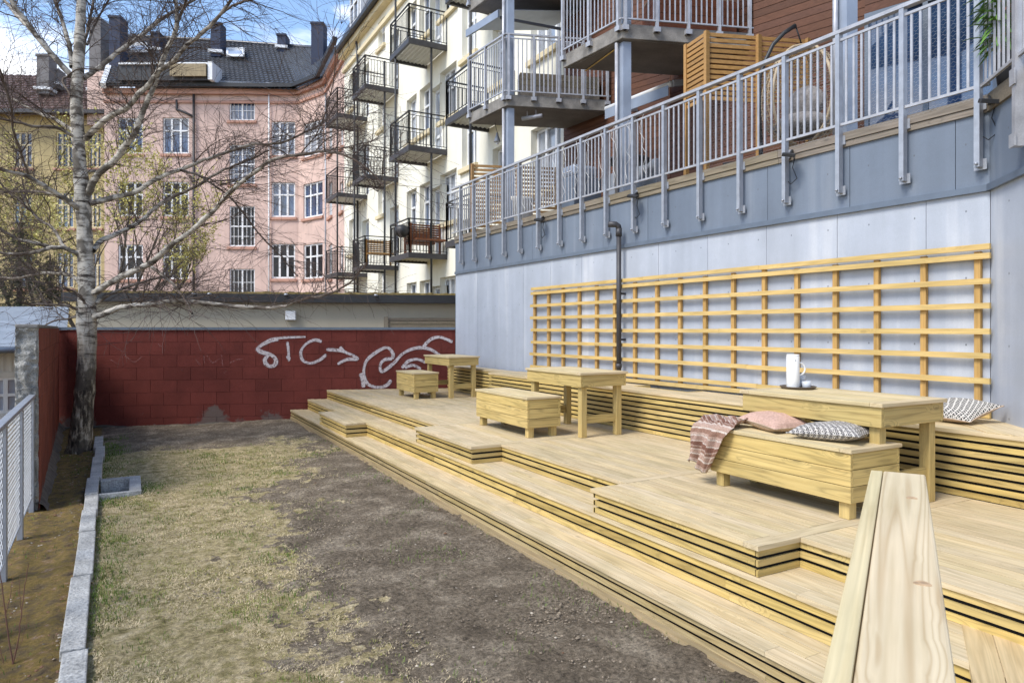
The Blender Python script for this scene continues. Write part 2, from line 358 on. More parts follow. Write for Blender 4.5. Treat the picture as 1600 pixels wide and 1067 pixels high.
# kerb line, back-projected from the photo
def kerb_x(y): return -0.215 - 0.024*(y-4.3)
def grass_mask(x, y):
    edge = 0.85 + 0.27*max(0, y-6.0) + 0.55*fbm(x, y, 0.8, 3) + 0.5*fbm(x, y, 7.0, 3, 8) + 0.25*fbm(x, y, 3.0, 3, 5)
    g = sstep(edge+0.8, edge-0.7, x)*sstep(12.4, 11.2, y+0.5*fbm(x, y, 1.5, 2, 9))
    return g*(1-0.55*sstep(0.05, 0.55, fbm(x, y, 1.6, 4, 61)+0.25*fbm(x, y, 9, 3, 5)))
def moss_mask(x, y): return sstep(kerb_x(y)+0.02, kerb_x(y)-0.05, x)
def ground_z(x, y):
    z = 0.0
    if y > 6: z -= 0.07*sstep(6, 15, y)*sstep(3.0, 0.5, x)
    if -0.46 < x < 0.06 and 8.72 < y < 9.64: z -= 0.20
    if x < kerb_x(y)-0.1: z -= 0.04*sstep(kerb_x(y)-0.1, kerb_x(y)-0.35, x)
    return z
def spaced(a, b, st): n = int(round((b-a)/st)); return [a+(b-a)*i/n for i in range(n+1)]
xs = [-300,-150,-80,-40,-20,-10,-6,-4,-3]+spaced(-2.2, 3.1, 0.035)+[4,6,9,15,30,60,120,300]
ys = [-100,-40,-15,-5,-1,1]+spaced(1.6, 16.2, 0.04)+[18,22,30,45,80,150,400]
v = []; gm = []; mm_ = []
for y in ys:
    for x in xs:
        z = ground_z(x, y)
        if -2.3 < x < 3.15 and 1.5 < y < 16.3:
            g = grass_mask(x, y); ms = moss_mask(x, y)
            amp = 0.017*(1-g*0.6)
            z += amp*fbm(x, y, 5.0, 5, 3) + amp*0.8*fbm(x, y, 16.0, 4, 7) + 0.02*fbm(x, y, 1.2, 3)
            z += 0.012*abs(fbm(x*0.6, y*1.3, 9.0, 3, 2))
            if abs(x-kerb_x(y)+0.05) < 0.12: z -= 0.015
        else: g = 0; ms = 1 if x < -0.3 else 0
        if x >= 3.1: z = -0.05
        v.append((x, y, z)); gm.append(g); mm_.append(ms)
nx = len(xs)
f = [(j*nx+i, j*nx+i+1, (j+1)*nx+i+1, (j+1)*nx+i) for j in range(len(ys)-1) for i in range(nx-1)]
me = bpy.data.meshes.new('ground'); me.from_pydata(v, [], f); me.polygons.foreach_set('use_smooth', [True]*len(f))
for nm, arr in (('grass', gm), ('moss', mm_)):
    a = me.attributes.new(nm, 'FLOAT', 'POINT'); a.data.foreach_set('value', arr)
m, nt, b = mat_base('soil with dry lawn', 0.95, 0, 0.15); lk = nt.links.new
tc = nd(nt, 'ShaderNodeTexCoord')
n1 = nd(nt, 'ShaderNodeTexNoise', Scale=2.2, Detail=10, Roughness=0.7); lk(tc.outputs['Object'], n1.inputs['Vector'])
n2 = nd(nt, 'ShaderNodeTexNoise', Scale=34, Detail=10, Roughness=0.8); lk(tc.outputs['Object'], n2.inputs['Vector'])
n3 = nd(nt, 'ShaderNodeTexNoise', Scale=9, Detail=8, Roughness=0.7); lk(tc.outputs['Object'], n3.inputs['Vector'])
soil = ramp(nt, n1.outputs['Fac'], [(0.3, (0.12,0.094,0.066)), (0.5, (0.225,0.178,0.125)), (0.66, (0.40,0.33,0.24))])
soil = mixc(nt, 1.0, soil, ramp(nt, n2.outputs['Fac'], [(0.36, (0.30,)*3), (0.5, (0.9,)*3), (0.62, (1.5,)*3)]), 'MULTIPLY')
straw = ramp(nt, n3.outputs['Fac'], [(0.30, (0.15,0.125,0.05)), (0.42, (0.32,0.265,0.12)), (0.54, (0.50,0.40,0.22)), (0.68, (0.64,0.53,0.34))])
straw = mixc(nt, 1.0, straw, ramp(nt, n2.outputs['Fac'], [(0.36, (0.45,)*3), (0.62, (1.3,)*3)]), 'MULTIPLY')
moss = ramp(nt, n3.outputs['Fac'], [(0.3, (0.10,0.07,0.045)), (0.43, (0.21,0.15,0.075)), (0.53, (0.27,0.19,0.055)), (0.62, (0.33,0.21,0.11)), (0.72, (0.48,0.43,0.35))])
moss = mixc(nt, 1.0, moss, ramp(nt, n2.outputs['Fac'], [(0.3, (0.5,)*3), (0.65, (1.15,)*3)]), 'MULTIPLY')
ag = nd(nt, 'ShaderNodeAttribute', attribute_name='grass'); am = nd(nt, 'ShaderNodeAttribute', attribute_name='moss')
gadd = nd(nt, 'ShaderNodeMath', operation='MULTIPLY_ADD'); gadd.inputs[1].default_value = 1.3; lk(n3.outputs['Fac'], gadd.inputs[0]); lk(ag.outputs['Fac'], gadd.inputs[2])
gf = ramp(nt, gadd.outputs[0], [(0.98, (0,0,0)), (1.38, (1,)*3)])
c = mixc(nt, gf, soil, straw); c = mixc(nt, am.outputs['Fac'], c, moss)
lk(c, b.inputs['Base Color'])
bp = nd(nt, 'ShaderNodeBump', Strength=1.0, Distance=0.035); lk(n2.outputs['Fac'], bp.inputs['Height']); lk(bp.outputs[0], b.inputs['Normal'])
me.materials.append(m); go = bpy.data.objects.new('ground', me); COL.objects.link(go); tag(go, kind='structure')
# ---- blades, clods and litter
M_straw = plain('dry straw blades', (0.58,0.47,0.29), 0.8, 0, 0.35, 5, spec=0.2)
M_green = plain('green grass blades', (0.11,0.17,0.03), 0.7, 0, 0.4, 4, spec=0.2)
M_ygreen = plain('yellow green blades', (0.26,0.26,0.07), 0.7, 0, 0.3, 4, spec=0.2)
def blades(name, label, mat, n, dens, h0, h1, lean, wd=0.004):
    mb = MB(); k = 0; tries = 0
    while k < n and tries < n*12:
        tries += 1
        y = 1.8 + 12.5*random.random()**1.5; x = random.uniform(-2.0, 2.9)
        if random.random() > dens(x, y): continue
        a = random.random()*2*pi; h = random.uniform(h0, h1); l = h*random.uniform(0.3, 1.0)*lean
        s = 0.6+0.09*y
        dx, dy = cos(a)*l, sin(a)*l; wx, wy = -sin(a)*wd*s, cos(a)*wd*s; z = ground_z(x, y)+0.004
        mb.add([(x-wx,y-wy,z),(x+wx,y+wy,z),(x+dx*.45+wx*.7,y+dy*.45+wy*.7,z+h*.7),(x+dx*.45-wx*.7,y+dy*.45-wy*.7,z+h*.7),(x+dx,y+dy,z+h*(1.0 if lean < 1 else 0.75))], [(0,1,2,3),(3,2,4)]); k += 1
    o = mb.build(name, mat, kind='stuff'); tag(o, label, 'grass')
def d_straw(x, y):
    if x < kerb_x(y)+0.03: return 0
    return grass_mask(x, y)*max(0, 0.5+1.4*fbm(x, y, 4, 3, 11))
def d_green(x, y):
    if x < kerb_x(y): return 0.25*max(0, fbm(x, y, 2.5, 3, 4)) if x > -1.2 else 0
    e = sstep(0.55, 0.0, x-kerb_x(y))*max(0, 0.25+2.2*fbm(x, y, 2.0, 3, 31))
    g = grass_mask(x, y)
    t = max(0, fbm(x, y, 1.6, 4, 17)-0.08)*(0.9*g+0.34)*sstep(12.5, 10, y)
    far = 0.9*sstep(1.2, 0.0, abs(x-1.2-0.1*(y-9)))*sstep(1.8, 0.0, abs(y-10.2))*max(0, 0.4+fbm(x, y, 3, 3, 3))
    return min(1, e+t+far*0.4)
def d_yg(x, y):
    if x < kerb_x(y): return 0.0
    return grass_mask(x, y)*(0.2+max(0, fbm(x, y, 2.2, 4, 23))*1.6)
blades('dry_grass', 'flattened straw coloured dead grass on the lawn', M_straw, 90000, d_straw, 0.004, 0.012, 3.2, 0.0016)
blades('green_grass', 'fresh green grass tufts along the granite kerb', M_green, 17000, d_green, 0.010, 0.035, 0.8, 0.0022)
blades('yellow_green_grass', 'yellow green grass sprouting through the dead lawn', M_ygreen, 26000, d_yg, 0.006, 0.02, 1.2, 0.002)
M_clod = plain('dark soil crumbs', (0.20,0.158,0.112), 0.95, 0, 0.5, 12)
M_leaf = plain('pale dead leaves and chips', (0.42,0.36,0.28), 0.9, 0, 0.35, 9)
def clods(name, label, cat, mat, n, dens, r0, r1, flat=0.7):
    mb = MB(); k = 0
    while k < n:
        y = 1.8+13.6*random.random()**1.6; x = random.uniform(-2.0, 2.85)
        if random.random() > dens(x, y): continue
        r = r0+(r1-r0)*random.random()**3; z = ground_z(x, y)+r*0.2; a = random.random()*6
        p = []
        for q in range(5):
            aa = a+q*2*pi/5; rr = r*random.uniform(.7,1.2); p.append((x+cos(aa)*rr, y+sin(aa)*rr, z-r*.2))
        p.append((x+random.uniform(-.3,.3)*r, y+random.uniform(-.3,.3)*r, z+r*flat))
        mb.add(p, [(q, (q+1)%5, 5) for q in range(5)]); k += 1
    o = mb.build(name, mat, kind='stuff'); tag(o, label, cat)
clods('soil_crumbs', 'loose dark crumbs of bare soil', 'soil', M_clod, 34000, lambda x, y: (1-grass_mask(x, y))*(1 if x > kerb_x(y) else 0.3)*max(.12, .5+1.5*fbm(x, y, 1.3, 3, 41)), 0.002, 0.013, 0.5)
clods('leaf_litter', 'small pale leaves and chips scattered on soil and moss', 'litter', M_leaf, 3400, lambda x, y: 0.3 if x > kerb_x(y) else 1, 0.003, 0.015, 0.25)
clods('dead_leaves', 'brown dead leaves on the mossy strip by the fence', 'leaves', plain('brown dead leaf', (0.17,0.085,0.045), .9, 0, .4, 9), 2600, lambda x, y: 0.02 if x > kerb_x(y) else 1, 0.006, 0.02, 0.3)

# ================================================================== RED BLOCK WALLS
BW0 = (-1.22, 15.90); BWd = Vector((3.505+1.22, 14.17-15.9)).normalized()   # plan line of the back wall
def bw(s): return (BW0[0]+BWd.x*s, BW0[1]+BWd.y*s)
def block_wall(root, p, q, z0, z1, th, side, mat, bl=0.5, ch=0.25, top=1.86):
    """running-bond block courses on the plan line p->q, visible face on `side`"""
    core = MB(); lo, hi = sorted((side*0.012, side*th)); core.slab(p, q, lo, hi, z0, z1-0.004)
    core.build('wall_core', M_mortar, root)
    L_ = hypot(q[0]-p[0], q[1]-p[1]); dx, dy = (q[0]-p[0])/L_, (q[1]-p[1])/L_
    mb = MB(); z = z1; r = 0
    while z > z0+0.02:
        zb = max(z0, z-ch); s = -bl*(0.5 if r % 2 else 0)-0.13
        while s < L_:
            a, e = max(0, s)+0.0025, min(L_, s+bl)-0.0025
            if e-a > 0.03:
                pr = random.uniform(-0.004, 0.004)
                lo, hi = sorted((-side*0.002+pr*0.5, side*0.03))
                mb.slab((p[0]+dx*a,p[1]+dy*a), (p[0]+dx*e,p[1]+dy*e), lo, hi, zb+0.0025, z-0.0025)
            s += bl
        z = zb; r += 1
    mb.build('painted_blocks', mat, root, bevel=0.0025)
rw = thing('block_wall', 'dark red painted block wall with white graffiti at the far end of the yard', 'wall', (0,15,0))
block_wall(rw, bw(-0.22), bw(7.95), -0.35, 1.835, 0.2, 1, M_block)
cap = MB(); cap.slab(bw(-0.22), bw(7.95), -0.03, 0.24, 1.835, 1.885); cap.build('metal_coping', M_flash, rw)
# rough plinth under the wall
pl = MB(); rows = []
for k in range(120):
    s = 0.02+7.0*k/119; x, y = bw(s); j = 0.02*fbm(s, 0, 3, 3)
    zt = -0.06+0.05*fbm(s, 3, 1.1, 4)+0.09*sstep(3.0, 4.5, s)*(0.4+max(0, fbm(s, 9, 2, 3)))
    ox, oy = BWd.y*(0.035+j), -BWd.x*(0.035+j)
    rows.append([(x+ox, y+oy, -0.4), (x+ox, y+oy, zt), (x, y, zt+0.015), (x+0.0-ox*.3, y-oy*.3, zt+0.015)])
pl.grid(rows); pl.build('mortar_plinth', plaster('dirty grey mortar', (0.13,0.12,0.10), 0.4, 3), rw)
def wallpt(px, py, off):
    x, y, D = ray_line(px, bw(0), bw(8)); z = zat(py, D)
    return (x+BWd.y*off, y-BWd.x*off, z)
def stroke(mb, pts, wpx, off, closed=False):
    """flat paint ribbon following the block face; pts in photo pixels"""
    P = []
    for i in range(len(pts)-1):                      # Catmull-Rom
        p0, p1, p2, p3 = pts[max(i-1,0)], pts[i], pts[i+1], pts[min(i+2,len(pts)-1)]
        for k in range(6):
            t = k/6
            P.append(tuple(0.5*((2*p1[a])+(-p0[a]+p2[a])*t+(2*p0[a]-5*p1[a]+4*p2[a]-p3[a])*t*t+(-p0[a]+3*p1[a]-3*p2[a]+p3[a])*t**3) for a in (0,1)))
    P.append(pts[-1]); rows = []
    for i, p in enumerate(P):
        a = P[max(i-1,0)]; c = P[min(i+1,len(P)-1)]; dx, dy = c[0]-a[0], c[1]-a[1]; l = hypot(dx, dy) or 1
        wv = wpx*.43*(1+0.12*sin(i*0.37)+random.uniform(-.03,.03)); wv *= 0.75 if i in (0, len(P)-1) else 1
        nx_, ny_ = -dy/l*wv, dx/l*wv
        rows.append([wallpt(p[0]+nx_, p[1]+ny_, off), wallpt(p[0]-nx_, p[1]-ny_, off)])
    mb.grid(rows)
Z = lambda l: [(a/4+400, b/4+480) for a, b in l]
Y1 = lambda l: [(a/4, b/4+480) for a, b in l]
g = MB(); g2 = MB(); k = 0
for l, wd in ((Z([(140,198),(90,208),(30,240),(12,265),(45,283),(95,298),(125,330),(115,362),(85,368),(60,350),(58,322),(85,292)]), 6.5),
              (Z([(100,200),(180,190),(310,185)]), 3.8), (Z([(195,215),(202,260),(205,330)]), 4.2), (Z([(192,305),(205,335),(214,312)]), 2.5),
              (Z([(410,215),(365,205),(310,232),(280,280),(292,330),(340,350),(400,328),(440,295)]), 4.8),
              (Z([(440,265),(520,270),(575,288),(636,322),(570,326),(510,355)]), 5), (Z([(525,248),(545,272),(575,290)]), 5),
              (Z([(850,325),(856,290),(822,252),(770,270),(702,320),(677,370),(675,430),(700,480),(760,500),(815,488),(845,455)]), 5.2),
              (Z([(850,322),(805,328),(777,360),(788,402),(860,350),(920,288),(1000,255),(1080,260),(1150,300)]), 5.2),
              (Z([(1045,248),(1090,202),(1150,187),(1228,217)]), 5.2), (Z([(912,380),(950,338),(1010,325),(1060,345)]), 5),
              (Z([(930,378),(980,362),(1030,385)]), 4.5), (Z([(655,412),(668,450),(672,500)]), 7)):
    stroke(g, l, wd, 0.0085+0.0006*k); stroke(g2, l, wd*1.45, 0.005+0.0002*k); k += 1
g.build('white_graffiti', M_paint, rw); g2.build('graffiti_overspray', M_over, rw)
g = MB()
for l in ([(690,325),(720,345),(750,360)], [(775,290),(838,342),(890,305)], [(768,300),(772,365)], [(1220,322),(1240,345),(1255,358)], [(1276,300),(1280,350)],
          [(1295,300),(1330,345),(1372,320)], [(1385,298),(1395,372)], [(1435,350),(1475,330),(1520,322)], [(990,228),(1010,248)], [(1400,410),(1425,390)], [(755,260),(762,282)], [(1135,378),(1145,400)]):
    stroke(g, Y1(l), 1.7, 0.014+0.0006*k); k += 1
g.build('faded_graffiti', M_paintf, rw)
sw = thing('side_wall', 'red side wall of blocks with a rough grey broken end', 'wall', (-1,8,0))
s0, s1 = (-0.845, 8.75), (-1.225, 15.86)
block_wall(sw, s0, s1, -0.35, 1.86, 0.2, 1, M_block_lit)
mb = MB(); rows = []; mb.smooth = True                 # rough broken end of the wall
for k in range(150):
    z = -0.3+2.16*k/149; row = []
    cr_ = 0.02*abs(sin(z*pi/0.25))**0.3
    for (ux, uy) in [(0.0,0.03)]+[(-0.02-0.185*q/12, -0.03) for q in range(13)]+[(-0.205,0.1),(-0.205,0.3)]:
        d0 = 0.035*fbm(ux*6+z, z*2.2, 2.2, 4, 2)+0.02*fbm(ux*9, z*9, 2, 3, 6)
        row.append((s0[0]+ux*(1+d0*2)-0.004, s0[1]+uy-cr_+d0 if uy < 0 else s0[1]+uy, z))
    rows.append(row)
mb.grid(rows); mb.build('broken_end', plain('rough grey mortar', (0.36,0.35,0.32), 0.95, 0, 0.45, 7, bump=1.0, fine=0.5), sw)
mb = MB(); mb.slab((s0[0]-.1,s0[1]-.05), (s1[0]-.1,s1[1]), -0.09, 0.11, 1.86, 1.90); mb.build('coping_slabs', M_conc, sw, bevel=0.01)
# base render strip and stones
mb = MB(); rows = []
for k in range(60):
    y = 8.6+7.2*k/59; x = s0[0]+(s1[0]-s0[0])*(y-8.75)/7.1; wv = 0.10+0.05*fbm(y, 0, 2, 3)
    rows.append([(x+0.0, y, 0.05+0.03*fbm(y, 2, 2, 3)), (x+wv*.35, y, 0.01+0.02*fbm(y, 5, 4, 3)), (x+wv*.9, y, -0.09)])
mb.smooth = True; mb.grid(rows); mb.build('mortar_fillet', plaster('grey mortar fillet', (0.17,0.145,0.12), 0.5, 9), sw)

# ================================================================== KERB
ks = [(1.9,3.25),(3.27,4.55),(4.57,5.9),(5.92,7.15),(7.17,8.0),(8.02,8.75),(8.77,9.7)]
off = [0.0,0.008,-0.006,0.006,0.0,0.010,0.002]
klab = ['nearest granite kerb stone at the bottom edge of the photo','second granite kerb stone from the front beside the moss','third granite kerb stone from the front, set slightly back','fourth granite kerb stone from the front by dry grass','fifth granite kerb stone from the front, short','granite kerb stone opposite the near end of the side wall','granite kerb stone just in front of the sunken stone frame']
for i, (a, b_) in enumerate(ks):
    mb = MB(); o_ = off[i]; za = 0.05+random.uniform(-.006,.006)
    mb.prism([(kerb_x(a)-0.125+o_, a), (kerb_x(a)+o_, a), (kerb_x(b_)+o_, b_), (kerb_x(b_)-0.125+o_, b_)], -0.2, za)
    tag(mb.build('kerb_stone', M_ledge, bevel=0.008), klab[i], 'kerb stone', 'granite kerb stones along the lawn')
ks2 = [(9.72,11.3,0.03),(11.32,12.4,0.05),(12.42,13.7,0.02)]
kl2 = ['granite kerb stone beside the sunken stone frame','granite kerb stone between the stone frame and the birch','farthest granite kerb stone, beside the birch trunk']
for i, (a, b_, o_) in enumerate(ks2):
    mb = MB(); mb.prism([(kerb_x(a)-0.125+o_, a), (kerb_x(a)+o_, a), (kerb_x(b_)+o_, b_), (kerb_x(b_)-0.125+o_, b_)], -0.25, 0.05-0.02*i)
    tag(mb.build('kerb_stone', M_ledge, bevel=0.008), kl2[i], 'kerb stone', 'granite kerb stones along the lawn')
fr = thing('drain_frame', 'sunken square granite frame set into the lawn edge', 'stone frame', (0,9.8,0))
x0 = kerb_x(9.2)+0.012
for a in ((x0,x0+0.42,8.74,8.80),(x0+0.30,x0+0.42,8.802,9.53),(x0,x0+0.42,9.532,9.66)):
    mb = MB(); mb.box(a[0],a[1],a[2],a[3],-0.25,0.035); mb.build('frame_stone', M_ledge, fr, bevel=0.006)
mb = MB(); mb.box(x0+0.0,x0+0.299,8.802,9.53,-0.26,-0.16); mb.build('sunken_bottom', M_conc, fr)

# ================================================================== TIMBER TERRACE
GZ = {1: 0.60, 2: 0.413, 3: 0.205}
dk = thing('timber_terrace', 'stepped terrace of new pale timber running down to the bare soil', 'terrace', (3,1,0))
IN1, OUT1, OUT2 = 3.505, 3.146, 2.827
YB = [(10.25, 11.96), (6.53, 8.20), (2.735, 4.385)]      # the jutting bays
SEAT = 5.38
YEND = 14.6
def endY(x, d=0.0):                                      # where the deck meets the red wall
    return BW0[1] + (x-BW0[0])*BWd.y/BWd.x - 0.02 - d
def boards_y(mb, x0, x1, y0, y1, z, wd=0.12, gap=0.005, th=0.028, clip=False):
    n = max(1, round((x1-x0)/wd)); w_ = (x1-x0)/n
    for i in range(n):
        a, b_ = x0+i*w_+gap/2, x0+(i+1)*w_-gap/2
        e = min(y1, endY(b_)) if clip else y1
        # butt joints at staggered places
        cuts = [y0]
        if e-y0 > 3.9:
            c = y0+random.uniform(1.2, 3.0)
            while c < e-0.8: cuts.append(c); c += random.uniform(2.4, 3.9)
        cuts.append(e)
        for k in range(len(cuts)-1):
            dz = random.uniform(-.0012, .0012)
            mb.box(a, b_, cuts[k]+0.001, cuts[k+1]-0.001, z-th, z+dz)
def boards_x(mb, x0, x1, y0, y1, z, th=0.028):
    mb.box(x0, x1, y0+0.003, y1-0.003, z-th, z+0.001)
# ---- upper deck: fields between cross boards at both ends of each bay
mb = MB(); mx_ = MB(); BO = 0.115
ycuts = sorted([y for ab in YB for y in ab])
y_prev = -0.4
segs = []
for (a, b_) in sorted(YB):
    segs += [(y_prev, a, IN1), (a, b_, OUT1)] if a == 2.735 or True else []
    y_prev = b_
segs.append((y_prev, YEND, IN1))
for (a, b_, xf) in segs:
    if abs(a-10.25) < .01: xf = IN1
    a2 = a+BO if a > 0 else a; b2 = b_ if b_ == YEND else b_-0.0
    if a < 0: a2 = 1.15
    boards_y(mb, xf, SEAT+0.5, a2, b2, GZ[1], clip=(b_ == YEND))
for y in ycuts:
    bay = [ab for ab in YB[1:] if abs(ab[0]-y) < .01 or abs(ab[1]-y) < .01]
    if not bay: boards_x(mx_, IN1, SEAT+0.5, y, y+BO, GZ[1]); mx_.build('cross_board', W_deck_x, dk); mx_ = MB(); continue
    boards_x(mx_, OUT1 if abs(bay[0][0]-y) < .01 else IN1, SEAT+0.5, y, y+BO, GZ[1]); mx_.build('cross_board', W_deck_x, dk); mx_ = MB()
mb.build('upper_deck_boards', W_deck_y, dk)
# ---- middle and lower steps
mb = MB()
boards_y(mb, OUT1, IN1+0.035, 1.15, YEND, GZ[2], clip=True)
boards_y(mb, OUT2, OUT1-0.004, 10.25, 11.96, GZ[2])
mb.build('middle_step_boards', W_deck_y, dk)
mb = MB(); boards_y(mb, OUT2, OUT1+0.035, 0.4, YEND, GZ[3], clip=True); mb.build('lower_step_boards', W_deck_y, dk)
# ---- risers: horizontal slats with dark gaps, and the nosing edge
def slat_run_y(mb, x, y0, y1, zt, zb, n, ov=0.018, gap=0.0145, th=0.016, side=-1):
    """slats under a tread nosing whose face looks to -x; nosing at x"""
    zb += 0.003; gap = 0.0215; sh = (zt-0.030-zb-gap*(n-1))/n
    for i in range(n):
        z1 = zt-0.030-i*(sh+gap); z0 = z1-sh
        c = y0; cuts = [y0]
        while True:
            c += random.uniform(1.9, 3.8)
            if c > y1-0.6: break
            cuts.append(c)
        cuts.append(y1)
        for k in range(len(cuts)-1): mb.box(x+ov, x+ov+th, cuts[k]+.0008, cuts[k+1]-.0008, z0, z1)
def slat_run_x(mb, y, x0, x1, zt, zb, n, ov=0.018, gap=0.0145, th=0.016):
    mb = MB()
    zb += 0.003; gap = 0.0215; sh = (zt-0.030-zb-gap*(n-1))/n
    for i in range(n):
        z1 = zt-0.030-i*(sh+gap); z0 = z1-sh
        mb.box(x0, x1, y+ov, y+ov+th, z0, z1)
    mb.build('return_slats', W_slat_x, st if zt > 1 else dk)
ry = MB(); rx = MB(); bk = MB()
# level 1 front
prev = 0.9
for (a, b_) in ((2.735, 4.385), (6.53, 8.20)):
    slat_run_y(ry, IN1, prev-0.03, a+0.0175, GZ[1], GZ[2], 3)
    slat_run_y(ry, OUT1, a+0.0405, b_-0.0195, GZ[1], GZ[2]+0.002, 3)
    slat_run_x(rx, a, OUT1+0.018, IN1+0.018, GZ[1], GZ[2], 3)
    slat_run_x(rx, b_-0.06, OUT1+0.018, IN1+0.018, GZ[1], GZ[2], 3)
    prev = b_
slat_run_y(ry, IN1, prev, endY(IN1), GZ[1], GZ[2], 3)
# level 2 front
slat_run_y(ry, OUT1, 0.9, 10.2675, GZ[2], GZ[3], 3)
slat_run_y(ry, OUT2, 10.2905, 11.92, GZ[2], GZ[3]+0.002, 3); slat_run_x(rx, 10.25, OUT2+0.018, OUT1+0.018, GZ[2], GZ[3], 3)
slat_run_x(rx, 11.90, OUT2+0.018, OUT1+0.018, GZ[2], GZ[3], 3)
slat_run_y(ry, OUT1, 11.96, endY(OUT1), GZ[2], GZ[3], 3)
ry.build('riser_slats', W_slat_y, dk);
lo = MB(); slat_run_y(lo, OUT2, 0.4, endY(OUT2), GZ[3], 0.035, 3); lo.build('lower_riser_slats', wood('weathered riser wood', (0.46,0.36,0.20), 'y', knots=0.8, island=0.35, var=0.7), dk)
lo = MB(); lo.box(OUT2+0.012, OUT2+0.05, 0.4, endY(OUT2), -0.04, 0.045); lo.box(OUT2-0.01, OUT2+0.02, 0.4, 9.5, -0.06, 0.012); lo.build('foundation_board', W_old, dk)
# black boxes behind the slats, painting the shade seen through the gaps
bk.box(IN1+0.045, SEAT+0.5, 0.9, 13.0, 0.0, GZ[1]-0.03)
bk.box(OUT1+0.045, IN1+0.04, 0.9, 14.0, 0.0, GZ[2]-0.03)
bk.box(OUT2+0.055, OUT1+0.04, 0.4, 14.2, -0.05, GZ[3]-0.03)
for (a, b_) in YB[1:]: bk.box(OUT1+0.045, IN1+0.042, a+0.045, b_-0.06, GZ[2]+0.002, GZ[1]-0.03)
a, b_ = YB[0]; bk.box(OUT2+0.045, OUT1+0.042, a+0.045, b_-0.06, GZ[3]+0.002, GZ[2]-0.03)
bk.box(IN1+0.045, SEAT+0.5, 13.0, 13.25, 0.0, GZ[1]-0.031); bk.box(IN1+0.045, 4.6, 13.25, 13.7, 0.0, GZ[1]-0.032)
bk.build('under_deck_shade', M_dark, dk)
# ---- near landing with boards running along the handrail
RD = Vector((cos(radians(31)), sin(radians(31)))); RN = Vector((-RD.y, RD.x))
mb = MB()
for k in range(-9, 22):
    o0 = k*0.12; p = RN*(-o0-0.3)
    # clip each board to y < 1.9 / x < IN1 region roughly
    t0, t1 = -1.0, None
    P0 = Vector((1.0, 0.25))+RN*(-k*0.118)
    # end where the board meets the upper-deck riser line x=IN1
    tend = (IN1+0.06-P0.x)/RD.x; tst = (1.9-P0.x)/RD.x
    a = P0+RD*tst; e = P0+RD*tend
    q = RN*(-0.057)
    pts = [(a.x+q.x,a.y+q.y),(e.x+q.x,e.y+q.y),(e.x-q.x,e.y-q.y),(a.x-q.x,a.y-q.y)]
    if max(p_[1] for p_ in pts) < 1.95 and min(p_[1] for p_ in pts) > -1.6: mb.prism(pts, GZ[2]-0.03, GZ[2]+0.006+0.0012*(k % 3))
mb.build('landing_boards', W_deck_r, dk)
# ================================================================== BUILT-IN SEAT
ST_ = 1.10
WA, WB = (6.0, 13.2), (6.26, 3.03)                        # plan line of the panel wall
WD = Vector((WB[0]-WA[0], WB[1]-WA[1])).normalized()
KD = Vector((-0.69, -0.72)).normalized()                  # wall direction beyond the kink
def wx(y): return WA[0]+(y-WA[1])*(WB[0]-WA[0])/(WB[1]-WA[1])
st = thing('built_in_seat', 'long built-in timber seat with dark gapped slats against the panel wall', 'bench', (5.38,2,0.6))
SEAT2 = 5.68; YS = 10.5
planters = [(6.05, 7.05), (8.3, 9.3), (3.95, 4.95)]
def seat_part(mb, x0, x1, y0, y1):
    boards_y(mb, x0, x1, y0, y1, ST_, wd=0.125)
mb = MB(); boards_y(mb, SEAT, SEAT+0.375, 1.55, YS, ST_, wd=0.125)
XB0 = SEAT+0.378
ycs = [1.55]
for (a, b_) in sorted(planters): ycs += [a, b_]
ycs.append(YS)
for i in range(0, len(ycs), 2): boards_y(mb, XB0, 6.02, ycs[i], ycs[i+1], ST_, wd=0.13)
boards_y(mb, SEAT2, 5.96, YS+0.002, 12.95, ST_, wd=0.125)
mb.build('seat_boards', W_deck_y, st)
mb = MB()
for (a, b_) in planters:
    mb = MB(); mb.box(XB0, 6.02, a+0.002, a+0.03, ST_-0.25, ST_+0.004); mb.box(XB0, 6.02, b_-0.03, b_-0.002, ST_-0.25, ST_+0.004)
    mb.box(XB0, XB0+0.03, a+0.03, b_-0.03, ST_-0.25, ST_+0.003); mb.build('planter_opening', W_x, st)

mb = MB()
for (a, b_) in planters: mb.box(XB0+0.03, 6.02, a+0.03, b_-0.03, ST_-0.3, ST_-0.18)
mb.build('planter_soil', M_clod, st)
mb = MB(); slat_run_y(mb, SEAT, 1.55, YS, ST_, GZ[1]+0.004, 8, gap=0.013); slat_run_y(mb, SEAT2, YS, 12.95, ST_, GZ[1]+0.004, 8, gap=0.013)
mb.build('front_slats', W_slat_y, st)
slat_run_x(None, YS-0.06, SEAT+0.02, SEAT2+0.02, ST_, GZ[1]+0.004, 8, gap=0.014)
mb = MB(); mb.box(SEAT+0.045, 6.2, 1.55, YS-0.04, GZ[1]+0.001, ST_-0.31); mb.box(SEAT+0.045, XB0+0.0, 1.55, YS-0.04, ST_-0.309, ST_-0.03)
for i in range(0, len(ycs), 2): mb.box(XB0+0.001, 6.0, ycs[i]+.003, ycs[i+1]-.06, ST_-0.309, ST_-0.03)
mb.box(SEAT2+0.045, 5.98, YS-0.03, 12.9, GZ[1]+0.001, ST_-0.03); mb.build('seat_gap_shade', M_dark, st)  # black fill under the seat, shade between the slats as colour
